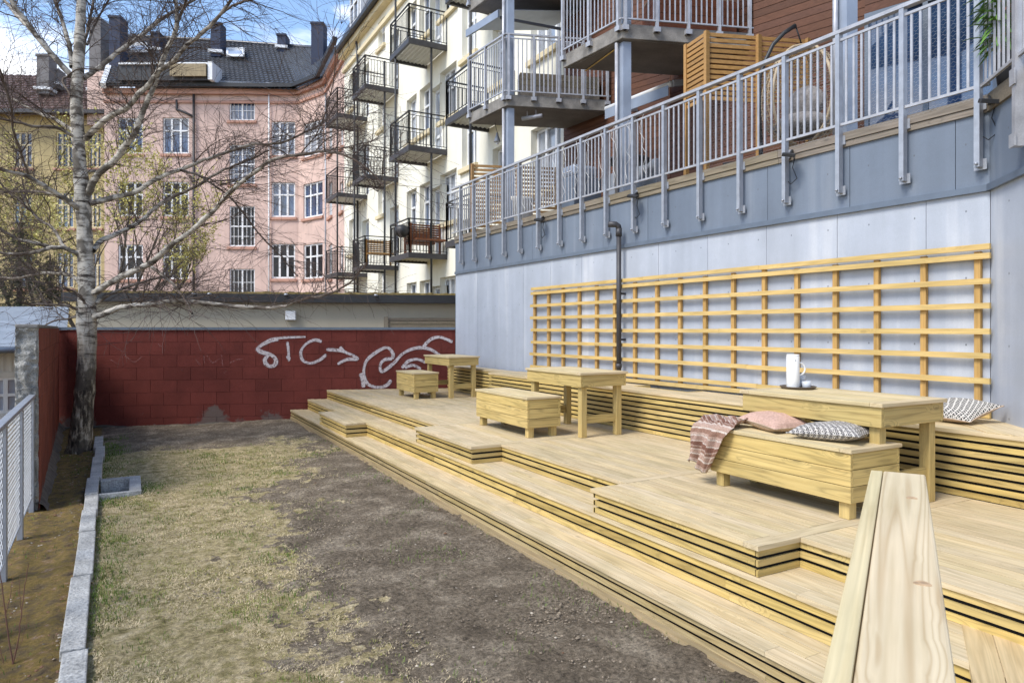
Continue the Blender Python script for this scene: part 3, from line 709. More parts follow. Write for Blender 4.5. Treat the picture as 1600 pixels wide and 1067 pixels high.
# angled near end following the kinked wall
K0 = Vector((wx(3.0), 3.0))
mb = MB()
for k in range(3):
    a = K0+KD*0.03; n_ = Vector((-KD.y, KD.x))*(-1)     # towards the deck
    n_ = Vector((-0.72, 0.69)).normalized()
    o0, o1 = 0.01+k*0.125, 0.13+k*0.125
    p = a+n_*o0-KD*0.05; q = a+n_*o1-KD*0.05; e = 1.15
    e1 = min(e, (p.x-5.385)/0.69); e2 = min(e, (q.x-5.385)/0.69)
    pts = [(p.x,p.y), (q.x,q.y), (q.x+KD.x*e2,q.y+KD.y*e2), (p.x+KD.x*e1,p.y+KD.y*e1)]
    mb.prism([(max(x_, SEAT+0.01) if False else x_, y_) for x_, y_ in pts], ST_-0.02, ST_+0.006+0.0011*k)
mb.build('angled_seat_boards', wood('angled seat wood', TOPC, 'x', knots=0.4, rotz=-radians(46)), st)
# ================================================================== TRELLIS
tr = thing('wall_trellis', 'large timber trellis of laths fixed to the grey panel wall', 'trellis', (6.2,3,1.2))
def wl(y, o): return (wx(y)-o, y)
for k in range(17):
    y = 3.12+0.4335*k + random.uniform(-.012,.012)
    mb = MB(); mb.slab(wl(y-0.024, 0), wl(y+0.024, 0), 0.012, 0.050, ST_+0.02, 2.50+random.uniform(-.01,.01))
    mb.build('upright', W_trelz, tr)
for z in (2.535, 2.455, 2.245, 2.04, 1.83, 1.625, 1.42, 1.21, 1.135):
    mb = MB(); ya = 3.0; e = 10.12+random.uniform(-.03,.03); c = ya
    cuts = [ya, ya+random.uniform(2.2,3.6)]; cuts += [cuts[-1]+random.uniform(1.9,2.4), e]
    for i in range(3):
        dz = random.uniform(-.003,.003)
        mb.slab(wl(cuts[i]+.001, 0), wl(cuts[i+1]-.001, 0), 0.0515, 0.080, z-0.024+dz, z+0.024+dz)
    mb.build('lath', W_trel, tr)
# ================================================================== FURNITURE
def table(x0, x1, y0, y1, label, rot=0):
    t = thing('garden_table', label, 'table', (x0, y0, GZ[1]), 'timber tables on the terrace')
    zt = 1.35
    mb = MB(); n = 6; bw_ = 0.09
    mb2 = MB(); mb2.box(x0, x1, y0, y0+bw_, zt-0.028, zt); mb3 = MB(); mb3.box(x0, x1, y1-bw_, y1, zt-0.028, zt)
    w_ = (x1-x0)/n
    for i in range(n): mb.box(x0+i*w_+.0015, x0+(i+1)*w_-.0015, y0+bw_+.002, y1-bw_-.002, zt-0.028, zt+random.uniform(-.001,.001))
    o = mb.build('tabletop', W_top, t, bevel=0.002); mb2.build('end_board', W_topx, t, bevel=0.003); mb3.build('end_board', W_topx, t, bevel=0.003)
    az = zt-0.030; a0 = az-0.135; i_ = 0.018
    mb = MB(); mb.box(x0+i_, x0+i_+.03, y0+i_, y1-i_, a0, az); mb.build('apron', W_y, t, bevel=0.003)
    mb = MB(); mb.box(x1-i_-.03, x1-i_, y0+i_, y1-i_, a0, az); mb.build('apron', W_y, t, bevel=0.003)
    mb = MB(); mb.box(x0+i_+.031, x1-i_-.031, y0+i_, y0+i_+.03, a0, az); mb.build('apron', W_x, t, bevel=0.003)
    mb = MB(); mb.box(x0+i_+.031, x1-i_-.031, y1-i_-.03, y1-i_, a0, az); mb.build('apron', W_x, t, bevel=0.003)
    for lx in (x0+0.055, x1-0.055-.075):
        for ly in (y0+0.055, y1-0.13):
            mb = MB(); mb.box(lx, lx+.075, ly, ly+.075, GZ[1]+.002, az-.002); mb.build('leg', W_z, t, bevel=0.003)
    for ly in (y0+0.075, y1-0.11):
        mb = MB(); mb.box(x0+.13, x1-.13, ly, ly+.036, GZ[1]+.16, GZ[1]+.25); mb.build('stretcher', W_x, t, bevel=0.003)
    return t
def box_bench(x0, x1, y0, y1, label):
    t = thing('box_bench', label, 'bench', (x0, y0, GZ[1]), 'timber box benches on the terrace')
    zt = 1.068; fr_ = 0.115
    mb = MB(); n = 5; w_ = (x1-x0)/n
    mbx = MB(); mbx.box(x0, x1, y0, y0+.085, zt-.026, zt); mbz = MB(); mbz.box(x0, x1, y1-.085, y1, zt-.026, zt)
    for i in range(n): mb.box(x0+i*w_+.0012, x0+(i+1)*w_-.0012, y0+.087, y1-.087, zt-.026, zt+random.uniform(-.001,.001))
    mb.build('lid', W_top, t, bevel=0.002); mbx.build('lid_end_board', W_topx, t, bevel=0.003); mbz.build('lid_end_board', W_topx, t, bevel=0.003)
    zb = GZ[1]+fr_; h = (zt-.028-zb)/3; i_ = 0.012
    s = MB(); e = MB(); s2 = MB(); e2 = MB()
    for k in range(3):
        a, b_ = zb+k*h+.0021, zb+(k+1)*h-.0021; r = random.uniform(-.001,.001)
        s.box(x0+i_+r, x0+i_+.028, y0+i_, y1-i_, a, b_); s2.box(x1-i_-.028, x1-i_+r, y0+i_, y1-i_, a, b_)
        e.box(x0+i_+.029, x1-i_-.029, y0+i_+r+.001, y0+i_+.028, a, b_); e2.box(x0+i_+.029, x1-i_-.029, y1-i_-.028, y1-i_-.001, a, b_)
    s.build('side_panel', W_y, t, bevel=0.002); e.build('end_panel', W_x, t, bevel=0.002); s2.build('side_panel', W_y, t, bevel=0.002); e2.build('end_panel', W_x, t, bevel=0.002)
    m_ = MB(); m_.box(x0+.06, x1-.06, y0+.06, y1-.06, zb+.01, zt-.03); m_.build('inner_shade', M_dark, t)  # black box inside the bench paints the board joints in shade
    for lx in (x0+.045, x1-.12):
        for ly in (y0+.045, y1-.12):
            mb = MB(); mb.box(lx, lx+.075, ly, ly+.075, GZ[1]+.002, zb+.005); mb.build('foot', W_z, t, bevel=0.003)
    return t
table(4.376, 5.15, 2.775, 4.0, 'nearest timber table, holding a white jug on a tray')
table(4.445, 5.13, 6.38, 7.62, 'middle timber table beside an empty box bench')
table(4.97, 5.60, 11.25, 12.45, 'farthest timber table, close to the graffiti wall')
box_bench(4.055, 4.61, 2.78, 4.03, 'nearest timber box bench with cushions and a blanket on its lid')
box_bench(3.925, 4.40, 6.69, 8.03, 'empty middle timber box bench with a bare lid')
box_bench(4.37, 4.86, 11.42, 12.35, 'farthest and smallest looking timber box bench by the graffiti wall')
# ---- jug, cups, tray
cx, cy, tz = 4.88, 3.83, 1.351
M_trayw = plain('dark brown tray', (0.10,0.075,0.055), 0.4, 0, 0.2)
M_porc = plain('white glazed plastic', (0.80,0.80,0.79), 0.22, 0, 0.03)
M_cup = plain('pale grey glazed ceramic', (0.52,0.55,0.60), 0.35, 0, 0.12, 14)
mb = MB(); mb.lathe((cx,cy,tz), [(0.0,0),(0.125,0),(0.142,0.014),(0.145,0.022),(0.138,0.022),(0.124,0.008),(0.0,0.008)], 40)
tag(mb.build('round_tray', M_trayw), 'round dark tray under the white jug and cups', 'tray')
jg = thing('thermos_jug', 'tall white cylindrical jug with a ring handle', 'jug', (cx-.045,cy+.0,tz+.009))
mb = MB(); mb.lathe((cx-.05,cy+.01,tz+.009), [(0.0,0),(0.050,0),(0.052,0.004),(0.052,0.262),(0.049,0.266),(0.0,0.266)], 40); mb.build('jug_body', M_porc, jg)
mb = MB(); mb.lathe((cx-.05,cy+.01,tz+.275), [(0.0,0),(0.050,0),(0.0515,0.004),(0.050,0.012),(0.0,0.014)], 40); mb.build('jug_lid', M_porc, jg)
hx, hy = CT, -ST; mb = MB(); pts = []
for k in range(15):
    a = -pi/2+pi*k/14; pts.append((cx-.05+hx*(0.048+0.052*cos(a)), cy+.01+hy*(0.048+0.052*cos(a)), tz+0.165+0.052*sin(a)))
mb.tube(pts, 0.0075, 10); mb.build('jug_handle', M_porc, jg)
mb = MB(); fx, fy = -ST*0.99, -CT*0.99; mb.tube([(cx-.05-ST*0.0505+CT*.0,cy+.01-CT*0.0505,tz+.238),(cx-.05-ST*0.0535,cy+.01-CT*0.0535,tz+.238)], 0.0045, 10); mb.build('jug_dot', M_black, jg)
def cup(x, y, z, label):
    mb = MB(); mb.lathe((x,y,z), [(0.0,0),(0.027,0),(0.034,0.006),(0.037,0.055),(0.035,0.055),(0.031,0.010),(0.0,0.010)], 28)
    tag(mb.build('ceramic_cup', M_cup), label, 'cup', 'grey ceramic cups on the tray')
cup(cx+.035, cy-.055, tz+.009, 'pale grey cup standing alone at the front of the tray')
cup(cx+.075, cy+.03, tz+.009, 'pale grey cup at the bottom of the stack of two on the tray')
cup(cx+.075, cy+.03, tz+.05, 'pale grey cup on top of the stack of two on the tray')
# ---- cushions
def cushion(name, label, c, sx_, sy_, t, rz, tilt, mat, group=None, sag=0.0, tiltdir=0, seam=None):
    n = 26; rows = {1: [], -1: []}
    R = lambda p: p
    for sgn in (1, -1):
        for i in range(n+1):
            row = []
            for j in range(n+1):
                u, v_ = i/n*2-1, j/n*2-1
                pinch = 1-0.10*(1-u*u)*abs(v_)**3; pinch2 = 1-0.10*(1-v_*v_)*abs(u)**3
                x = u*sx_/2*pinch2; y = v_*sy_/2*pinch
                e = max(0, (1-abs(u)**2.6))**0.55*max(0, (1-abs(v_)**2.6))**0.55
                z = sgn*t/2*e*(1+0.10*fbm(u*.8+c[0], v_*.8, 1.2, 2, sgn)) + 0.008*e*fbm(u*1+c[1], v_*1, 1.8, 2, 4)
                if sgn < 0: z *= 0.75
                p = Vector((x, y, z))
                p.rotate(__import__('mathutils').Euler((tilt*cos(tiltdir), tilt*sin(tiltdir), 0))); 
                p = Vector((p.x*cos(rz)-p.y*sin(rz), p.x*sin(rz)+p.y*cos(rz), p.z))
                row.append((c[0]+p.x, c[1]+p.y, c[2]+p.z))
            rows[sgn].append(row)
    root = thing(name, label, 'cushion', c, group)
    ru = rows[1]; rl = [r[::-1] for r in rows[-1]]
    mb = MB(); mb.smooth = True; mb.grid(ru); a = mb.build('cushion_front', mat[0], root)
    mb = MB(); mb.smooth = True; mb.grid(rl); mb.build('cushion_back', mat[1], root)
    pe = [ru[i][0] for i in range(n+1)]+[ru[n][j] for j in range(1, n+1)]+[ru[i][n] for i in range(n-1, -1, -1)]+[ru[0][j] for j in range(n-1, -1, -1)]
    mb = MB(); mb.tube(pe, 0.004, 6, cap=False); mb.build('cushion_piping', mat[2], root)
    return root
M_pinkf = plain('dusty pink linen', (0.56,0.37,0.295), 0.95, 0, 0.08, 5, bump=0.4, fine=0.25, spec=0.1)
M_natf = plain('natural beige linen', (0.52,0.40,0.30), 0.95, 0, 0.08, 5, bump=0.4, fine=0.2, spec=0.1)
def patt(name, kind):
    m, nt, b = mat_base(name, 0.95, 0, 0.1); lk = nt.links.new
    tc = nd(nt, 'ShaderNodeTexCoord')
    mp = nd(nt, 'ShaderNodeMapping', Scale=(1,1,0.6)); mp.inputs['Rotation'].default_value = (0,0,0.5); lk(tc.outputs['Object'], mp.inputs[0])
    if kind == 0:
        bandn = nd(nt, 'ShaderNodeTexWave', wave_type='BANDS', bands_direction='X', Scale=12.0, Distortion=1.0); bandn.inputs['Detail'].default_value = 1
        lk(mp.outputs[0], bandn.inputs[0])
        vo = nd(nt, 'ShaderNodeTexVoronoi', Scale=95.0, Randomness=0.25, distance='MANHATTAN'); lk(mp.outputs[0], vo.inputs['Vector'])
        w2 = nd(nt, 'ShaderNodeTexWave', wave_type='BANDS', bands_direction='Y', Scale=40.0, Distortion=4.0); w2.inputs['Detail Scale'].default_value = 3.0; lk(mp.outputs[0], w2.inputs[0])
        a = ramp(nt, vo.outputs['Distance'], [(0.5, (0.015,)*3), (0.6, (0.5,0.47,0.43))])
        c_ = ramp(nt, w2.outputs['Fac'], [(0.55, (0.015,)*3), (0.65, (0.45,0.42,0.4))])
        c = mixc(nt, ramp(nt, bandn.outputs['Fac'], [(0.45, (0,0,0)), (0.5, (1,1,1))]), a, c_)
    else:
        mp.inputs['Rotation'].default_value = (0.4,0.3,0.8)
        ck = nd(nt, 'ShaderNodeTexVoronoi', Scale=62.0, Randomness=0.1, distance='CHEBYCHEV'); lk(mp.outputs[0], ck.inputs['Vector'])
        c = ramp(nt, ck.outputs['Distance'], [(0.34, (0.02,0.02,0.022)), (0.42, (0.58,0.55,0.5))])
    lk(c, b.inputs['Base Color']); return m
M_bw = patt('black and cream woven pattern', 0); M_bw2 = patt('black dotted cream weave', 1)
cushion('cushion', 'plain dusty pink cushion lying on the near box bench', (4.37,3.64,1.125), 0.36, 0.46, 0.15, radians(-12), radians(4), (M_pinkf, M_natf, M_natf))
cushion('cushion', 'black and white patterned cushion lying flat on the near box bench', (4.31,3.11,1.122), 0.32, 0.50, 0.14, radians(14), radians(-3), (M_bw, M_bw, M_bw))
cushion('cushion', 'dotted cushion with a beige back leaning on the built-in seat', (5.84,3.08,1.19), 0.40, 0.50, 0.15, radians(-8), radians(-16), (M_bw2, M_natf, M_natf), tiltdir=pi/2)
# ---- blanket over the end of the bench
def blanket():
    m, nt, b = mat_base('brown and pink striped blanket', 0.95, 0, 0.1); lk = nt.links.new
    at_ = nd(nt, 'ShaderNodeAttribute', attribute_name='strip')
    c = ramp(nt, at_.outputs['Fac'], [(0.0, (0.26,0.15,0.11)), (0.12, (0.54,0.44,0.37)), (0.17, (0.42,0.29,0.23)), (0.30, (0.58,0.50,0.43)), (0.35, (0.28,0.165,0.12)), (0.50, (0.46,0.33,0.27)), (0.58, (0.56,0.48,0.42)), (0.63, (0.40,0.27,0.22)), (0.80, (0.55,0.46,0.40)), (0.84, (0.22,0.115,0.085))])
    nt.nodes[-1].color_ramp.interpolation = 'CONSTANT'
    tc = nd(nt, 'ShaderNodeTexCoord'); wv = nd(nt, 'ShaderNodeTexNoise', Scale=160.0, Detail=2); lk(tc.outputs['Object'], wv.inputs['Vector'])
    c = mixc(nt, 0.8, c, ramp(nt, wv.outputs['Fac'], [(0.35, (0.55,)*3), (0.6, (1.1,)*3)]), 'MULTIPLY')
    lk(c, b.inputs['Base Color'])
    bp = nd(nt, 'ShaderNodeBump', Strength=0.6, Distance=0.004); lk(wv.outputs['Fac'], bp.inputs['Height']); lk(bp.outputs[0], b.inputs['Normal'])
    nu, nv = 44, 40; vs = []; st_ = []
    zt = 1.072; xe = 4.045
    for i in range(nu+1):
        u = i/nu                                 # along the drape: lid -> over the front edge -> down
        s = u*0.66
        for j in range(nv+1):
            v_ = j/nv
            top = 0.30
            fold = 0.016*sin(v_*17+1.5*sin(u*3))+0.012*sin(v_*31+u*5)+0.012*fbm(u*2, v_*3, 1.6, 3)
            if s < top:
                x = xe+(top-s); z = zt+0.012+abs(fold)*1.4*min(1, (top-s)*9+0.3)+0.02*sin(pi*s/top)*(1+fbm(u, v_, 3, 2))
                if s > top-0.03: z -= (s-(top-0.03))*0.3
                y = 3.74+0.40*v_+0.05*sin(s*9)
            else:
                d = s-top; sq = 1-0.35*min(1, d/0.33)
                x = xe-0.012-0.030*min(1, d*14)-fold*1.1*min(1, d*12+.2)-0.01; z = zt+0.006-d*(0.94-0.12*v_*0+0.12*sin(v_*6))
                y = 3.74+0.05*sin(top*9)+ (0.40*v_)*sq+0.22*d/0.36*0.9
            vs.append((x, y, z)); st_.append((u*2.6+0.05*sin(v_*3)) % 1)
    fs = [(i*(nv+1)+j, i*(nv+1)+j+1, (i+1)*(nv+1)+j+1, (i+1)*(nv+1)+j) for i in range(nu) for j in range(nv)]
    me = bpy.data.meshes.new('blanket'); me.from_pydata(vs, [], fs); me.polygons.foreach_set('use_smooth', [True]*len(fs))
    a = me.attributes.new('strip', 'FLOAT', 'POINT'); a.data.foreach_set('value', st_)
    me.materials.append(m); o = bpy.data.objects.new('blanket', me); COL.objects.link(o)
    sd_ = o.modifiers.new('thickness', 'SOLIDIFY'); sd_.thickness = 0.006
    tag(o, 'crumpled brown and pink striped blanket hanging off the near box bench', 'blanket')
blanket()
# ================================================================== FOREGROUND HANDRAIL
hr = thing('handrail', 'broad pale timber handrail in the near foreground', 'handrail', (1.0, 0.5, GZ[2]))
hz = CZ-0.45
def cam2w(r, d): return Vector((r*CT+d*ST, -r*ST+d*CT))
A0 = cam2w(1.215, 2.15); d_ = RD.normalized(); n_ = Vector((-d_.y, d_.x))
def strip(mb, o0, o1, z0, z1, end=0.0, back=3.0):
    a = A0-d_*end; bb = A0-d_*back
    mb.prism([tuple(bb+n_*o0), tuple(a+n_*o0), tuple(a+n_*o1), tuple(bb+n_*o1)], z0, z1)
mb = MB(); strip(mb, -0.075, 0.040, hz-0.048, hz); mb.build('top_board', W_rail, hr, bevel=0.006)
for (bk_, o_, ra, rb) in ((0.36, -0.035, .013, .014), (1.06, -0.045, .014, .013)):
    c_ = A0-d_*bk_+n_*o_; mb = MB(); pts_ = []
    for q in range(18):
        a_ = 2*pi*q/18; k_ = 1+.12*sin(3*a_+bk_*9); v2 = c_+n_*(ra*k_*cos(a_))+d_*(rb*k_*sin(a_)); pts_.append((v2.x, v2.y))
    mb.prism(pts_, hz-0.004, hz+0.0006); mb.build('knot', M_knot, hr)
mb = MB(); strip(mb, 0.0418, 0.075, hz-0.145, hz-0.001); mb.build('side_board', wood('handrail side wood', (0.66,0.55,0.33), 'x', knots=0.3, island=0, rotz=-radians(31), lo=0.4, hi=14, kd=0.2), hr, bevel=0.003)
for k in range(3):
    p = A0-d_*(0.12+1.2*k); mb = MB()
    q = [p+n_*-0.06-d_*0.05, p+n_*-0.06+d_*0.05, p+n_*0.021+d_*0.05, p+n_*0.021-d_*0.05]
    mb.prism([tuple(a) for a in q], GZ[2]+0.01, hz-0.05); mb.build('post', W_z, hr, bevel=0.003)
for z in (0.95, 0.70): 
    mb = MB(); strip(mb, 0.0215, 0.0415, z, z+0.12, 0.03); mb.build('lower_rail', W_slat_x, hr, bevel=0.003)
# ================================================================== LEFT MESH FENCE
M_meshp = plain('bright galvanised mesh', (0.36,0.38,0.41), .5, .3, .15)
fe = thing('mesh_fence', 'grey metal fence with wire mesh panels at the left edge', 'fence', (-0.9,6,0))
def fpt(y): return (-0.835-0.030*(y-6.3), y)
ypo = [8.66, 7.53, 6.33, 5.15, 3.95]
for y in ypo:
    x = fpt(y)[0]; mb = MB(); mb.box(x-0.025, x+0.02, y-0.035, y+0.035, -0.3, 1.13); mb.build('post', M_galv, fe, bevel=0.004)
mb = MB(); mb.slab(fpt(3.5), fpt(8.7), -0.03, 0.03, 1.13, 1.165); mb.build('top_rail', M_galv, fe, bevel=0.004)
for k in range(4):
    a, b_ = ypo[k+1]+.05, ypo[k]-.05; mb = MB()
    w_ = b_-a; h_ = 1.0; st2 = 0.075
    n = int((w_+h_)/st2)
    for sg in (1, -1):
        for i in range(n+1):
            c = i*st2                        # diagonal y - a + z = c
            y_0 = max(0, c-h_); y_1 = min(w_, c)
            if y_1-y_0 < .01: continue
            p = [(y_0, c-y_0), (y_1, c-y_1)]
            pts = []
            for (yy, zz) in p:
                yy2 = yy if sg > 0 else w_-yy
                X = fpt(a+yy2); pts.append((X[0]+0.002*sg, X[1], 0.1+zz))
            mb.tube(pts, 0.0024, 3, cap=False)
    mb.slab(fpt(a), fpt(b_), -0.006, 0.006, 0.09, 0.105)
    mb.build('mesh_panel', M_meshp, fe)
# ================================================================== TERRACE BUILDING
tb = thing('terrace_building', 'grey panelled building with a raised terrace, steel columns and concrete balconies', 'building', (6.3,8,0))
K0 = (wx(3.03), 3.03); KE = (K0[0]+KD.x*3.2, K0[1]+KD.y*3.2)
CD = Vector((0.94, -0.34)).normalized()
mb = MB(); mb.prism([(WA[0]+.03, 13.24), (K0[0]+.03, K0[1]), (KE[0]+.03, KE[1]-.03), (12, -1.5), (15, 9.0), (WA[0]+.03+CD.x*6, 13.24+CD.y*6)], -0.3, 3.78)
mb.build('core_wall', M_flash, tb)
seams = [3.03,3.55,4.42,5.28,6.15,7.02,7.88,8.74,9.60,10.47,11.34,12.2,13.2]
mb = MB()
for a, b_ in zip(seams[:-1], seams[1:]): mb.slab((wx(a+.0025), a+.0025), (wx(b_-.0025), b_-.0025), -0.02, random.uniform(0.0,.002), 0.2, 3.0)
for k in range(4):
    a = Vector(K0)+KD*(0.005+k*0.8); b_ = Vector(K0)+KD*(0.795+k*0.8); mb.slab(tuple(b_), tuple(a), -0.02, 0.0, 0.2, 3.0)
mb.build('wall_panels', M_panel, tb)
mb = MB(); mb.slab((WA[0], WA[1]+.02), (WA[0]+CD.x*3, WA[1]+CD.y*3+.02), -0.02, 0.03, 0.2, 3.78); mb.build('far_end_wall', M_fascia, tb)

mb = MB(); mb.slab((wx(3.03)-0, 3.03), (wx(13.2), 13.2), -0.02, 0.035, 3.0, 3.055); mb.slab(KE, K0, -0.02, 0.035, 3.0, 3.055); mb.build('flashing', M_flash, tb)
mb = MB(); ps = [3.03,3.3]+[3.3+0.98*i for i in range(1, 10)]+[13.2]
for a, b_ in zip(ps[:-1], ps[1:]): mb.slab((wx(a+.003), a+.003), (wx(b_-.003), b_-.003), -0.02, random.uniform(.004,.009), 3.056, 3.66)
for k in range(3):
    a = Vector(K0)+KD*(0.005+k*1.0); b_ = Vector(K0)+KD*(0.995+k*1.0); mb.slab(tuple(b_), tuple(a), -0.02, 0.006, 3.056, 3.66)
mb.build('fascia_panels', M_fascia, tb)
mb = MB()
for a, b_ in ((3.03,5.1),(5.1,8.2),(8.2,10.9),(10.9,13.2)):
    mb.slab((wx(a), a+.002), (wx(b_), b_-.002), -0.02, 0.03, 3.66, 3.715); mb.slab((wx(a), a+.002), (wx(b_), b_-.002), -0.02, 0.042, 3.72, 3.80)
mb.slab(KE, K0, -0.02, 0.03, 3.66, 3.80); mb.build('edge_beam', W_beam, tb)
mb = MB(); mb.prism([(WA[0]+.05, 13.2), (K0[0]+.05, K0[1]+.05), (KE[0]+.06, KE[1]), (12, -1.4), (14.5, 9.0), (WA[0]+.05+CD.x*5.9, 13.2+CD.y*5.9)], 3.785, 3.83)
mb.build('terrace_floor', W_beam, tb)
# ---- railing of the terrace
trl = MB(); bal = MB()
RO = 0.075
def wo(y, o): return (wx(y)-o, y)
ppx = [720,740.5,762,787,812,841,874,909,947,990,1038,1093,1156,1227,1311,1411,1529]
py_ = []
rail_root = MB()
rail_root.slab(wo(3.0, 0), wo(13.25, 0), RO-0.03, RO+0.035, 4.775, 4.81)
rail_root.slab(wo(3.0, 0), wo(13.25, 0), RO-0.010, RO+0.012, 4.70, 4.725)
rail_root.slab(wo(3.0, 0), wo(13.25, 0), RO-0.012, RO+0.012, 3.86, 3.885)
rl = rail_root.build('terrace_railing', M_alu, tb)
for px in ppx:
    x, y, D = ray_line(px, wo(3, RO), wo(13, RO)); py_.append(y)
    mb = MB(); mb.slab((x, y-.022), (x, y+.022), -0.03, 0.03, 3.20, 4.775); mb.slab((x, y-.05), (x, y+.05), -0.036, -0.028, 3.18, 3.27)
    mb.slab((x, y-.045), (x, y+.045), -0.05, -0.03, 3.68, 3.77)
    mb.tube([(x-.034, y, 3.225), (x-.05, y, 3.225)], 0.012, 8)
    mb.build('railing_post', M_galv, rl)
mb = MB()
py_ = sorted(py_)
for a, b_ in zip([2.98]+py_, py_+[13.2]):
    n = max(1, round((b_-a)/0.083))
    for i in range(1, n):
        y = a+(b_-a)*i/n; x = wx(y)-RO; mb.box(x-.007, x+.007, y-.010, y+.010, 3.884, 4.70)
mb.build('balusters', M_alu, rl)
kx, ky, kd = ray_line(1591, (K0[0]-.06, K0[1]+.04), (K0[0]-.06+KD.x, K0[1]+.04+KD.y))
KP = Vector((K0[0]-.06, K0[1]+.04)); kt = (Vector((kx, ky))-KP).length
mb = MB(); a = KP+KD*2.5
mb.slab(tuple(a), tuple(KP), -0.03, 0.03, 4.776, 4.812); mb.slab(tuple(a), tuple(KP), -0.012, 0.012, 3.861, 3.886); mb.slab(tuple(a), tuple(KP), -0.012, 0.012, 4.701, 4.726)
for i in range(1, 26):
    p = KP+KD*(i*0.083)
    if abs(i*0.083-kt) > 0.05: mb.slab((p.x-.009, p.y-.007), (p.x+.009, p.y+.007), -0.008, 0.008, 3.885, 4.70)
for t in (kt, kt+0.75, kt+1.5):
    p = KP+KD*t; mb.slab((p.x-.02, p.y-.02), (p.x+.02, p.y+.02), -0.03, 0.03, 3.2, 4.776); mb.slab((p.x-.035, p.y-.035), (p.x+.035, p.y+.035), 0.03, 0.042, 3.2, 3.3); mb.slab((p.x-.03, p.y-.03), (p.x+.03, p.y+.03), 0.03, 0.042, 3.66, 3.78)
mb.build('corner_railing', M_alu, rl)
mb = MB()
y = 2.98
for r in range(28):
    z = 3.79+r*0.033; pts = []; yy = 3.0; k = 0; ymax = 6.2 if r < 30 else 5
    while yy < ymax:
        pts.append((wx(yy)-RO+0.022+0.004*sin(yy*7+r), yy, z+(0.0085 if (k+r) % 2 else -0.0085)+0.006*sin(yy*3))); yy += 0.021; k += 1
    mb.tube(pts, 0.0011, 3, cap=False)
mb.build('wire_netting', M_wire, rl)
# ---- string lights wound through the railing
sl = MB(); random.seed(5)
for yc in [7.2+0.31*k for k in range(12)]:
    x = wx(yc)-RO-0.02; pts = [(x, yc, 4.76)]
    for q in range(9): pts.append((x-random.uniform(0,.02), yc+random.uniform(-.07,.07), 4.7-q*0.095))
    sl.tube(pts, 0.0025, 4, cap=False)
tag(sl.build('string_lights', M_wirew), 'pale string of lights hanging down inside the terrace railing', 'string lights')
# ---- timber clad facade behind the terrace
def cladding(mb, p, q, z0, z1, th=0.02, h=0.115):
    L_ = hypot(q[0]-p[0], q[1]-p[1]); z = z0
    while z < z1:
        t = min(z1, z+h)
        c = [0, random.uniform(.3,.7), 1] if L_ > 2 else [0, 1]
        for u, v_ in zip(c[:-1], c[1:]):
            mb.slab((p[0]+(q[0]-p[0])*u, p[1]+(q[1]-p[1])*u), (p[0]+(q[0]-p[0])*v_, p[1]+(q[1]-p[1])*v_), -th, random.uniform(0,.003), z+.004, t-.004)
        z = t
FD = Vector((0.28, -0.96)).normalized()
Fp = [(8.2,12.4), (8.31,10.89), (8.95,8.7), (8.13,8.98), (8.30,7.37), (8.76,5.80), (9.18,4.36), (9.75,2.4)]
mb = MB()
for i in range(len(Fp)-1):
    if i == 5: continue
    mb = MB(); cladding(mb, Fp[i+1], Fp[i], 3.83, 9.6); mb.build('timber_cladding', W_brown, tb)
p, q = Vector(Fp[5]), Vector(Fp[6]); mb = MB(); cladding(mb, tuple(q), tuple(p), 6.15, 9.6); mb.build('cladding_over_window', W_brown, tb)
mb = MB(); inn = [(Fp[0][0]+.04, Fp[0][1]+.0)]
for P_ in Fp: inn.append((P_[0]+0.06, P_[1]))
mb.prism([(Fp[0][0]+.04, 12.4)]+[(P_[0]+.05, P_[1]) for P_ in Fp[1:3]]+[(Fp[3][0]+.05,Fp[3][1]-.04)]+[(P_[0]+.05, P_[1]) for P_ in Fp[4:]]+[(13,2),(13.5,11)], 3.831, 9.6)
mb.build('inner_wall', M_black, tb)
mb = MB(); mb.prism([(Fp[0][0]-.02, 12.45)]+[(P_[0]-.02, P_[1]) for P_ in Fp[1:]]+[(13.1,2),(13.6,11)], 9.6, 9.75); mb.build('building_roof', M_flash, tb)
# big glazed door on the terrace
wd = MB(); dq = (p-q).normalized()
def dw(s): return (p.x-dq.x*s, p.y-dq.y*s)
LW = (p-q).length
for a, b_ in ((0,.05),(.70,.76),(LW-.05,LW)): wd.slab(dw(b_), dw(a), -0.03, 0.03, 3.84, 6.14)
for a, b_ in ((3.84,3.92),(6.06,6.14)):
    wd.slab(dw(.70), dw(.05), -0.029, 0.029, a, b_); wd.slab(dw(LW-.05), dw(.76), -0.029, 0.029, a, b_)
gd = wd.build('terrace_door', M_flash, tb)
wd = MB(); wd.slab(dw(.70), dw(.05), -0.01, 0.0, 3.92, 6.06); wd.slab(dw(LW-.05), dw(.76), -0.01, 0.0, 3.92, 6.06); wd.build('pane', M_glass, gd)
mb = MB(); mb.slab(dw(LW+.12), dw(LW+.0), 0.0, 0.05, 3.84, 6.2); mb.build('door_trim', wood('red brown trim', (0.20,0.075,0.04), 'z', knots=0.2), tb)
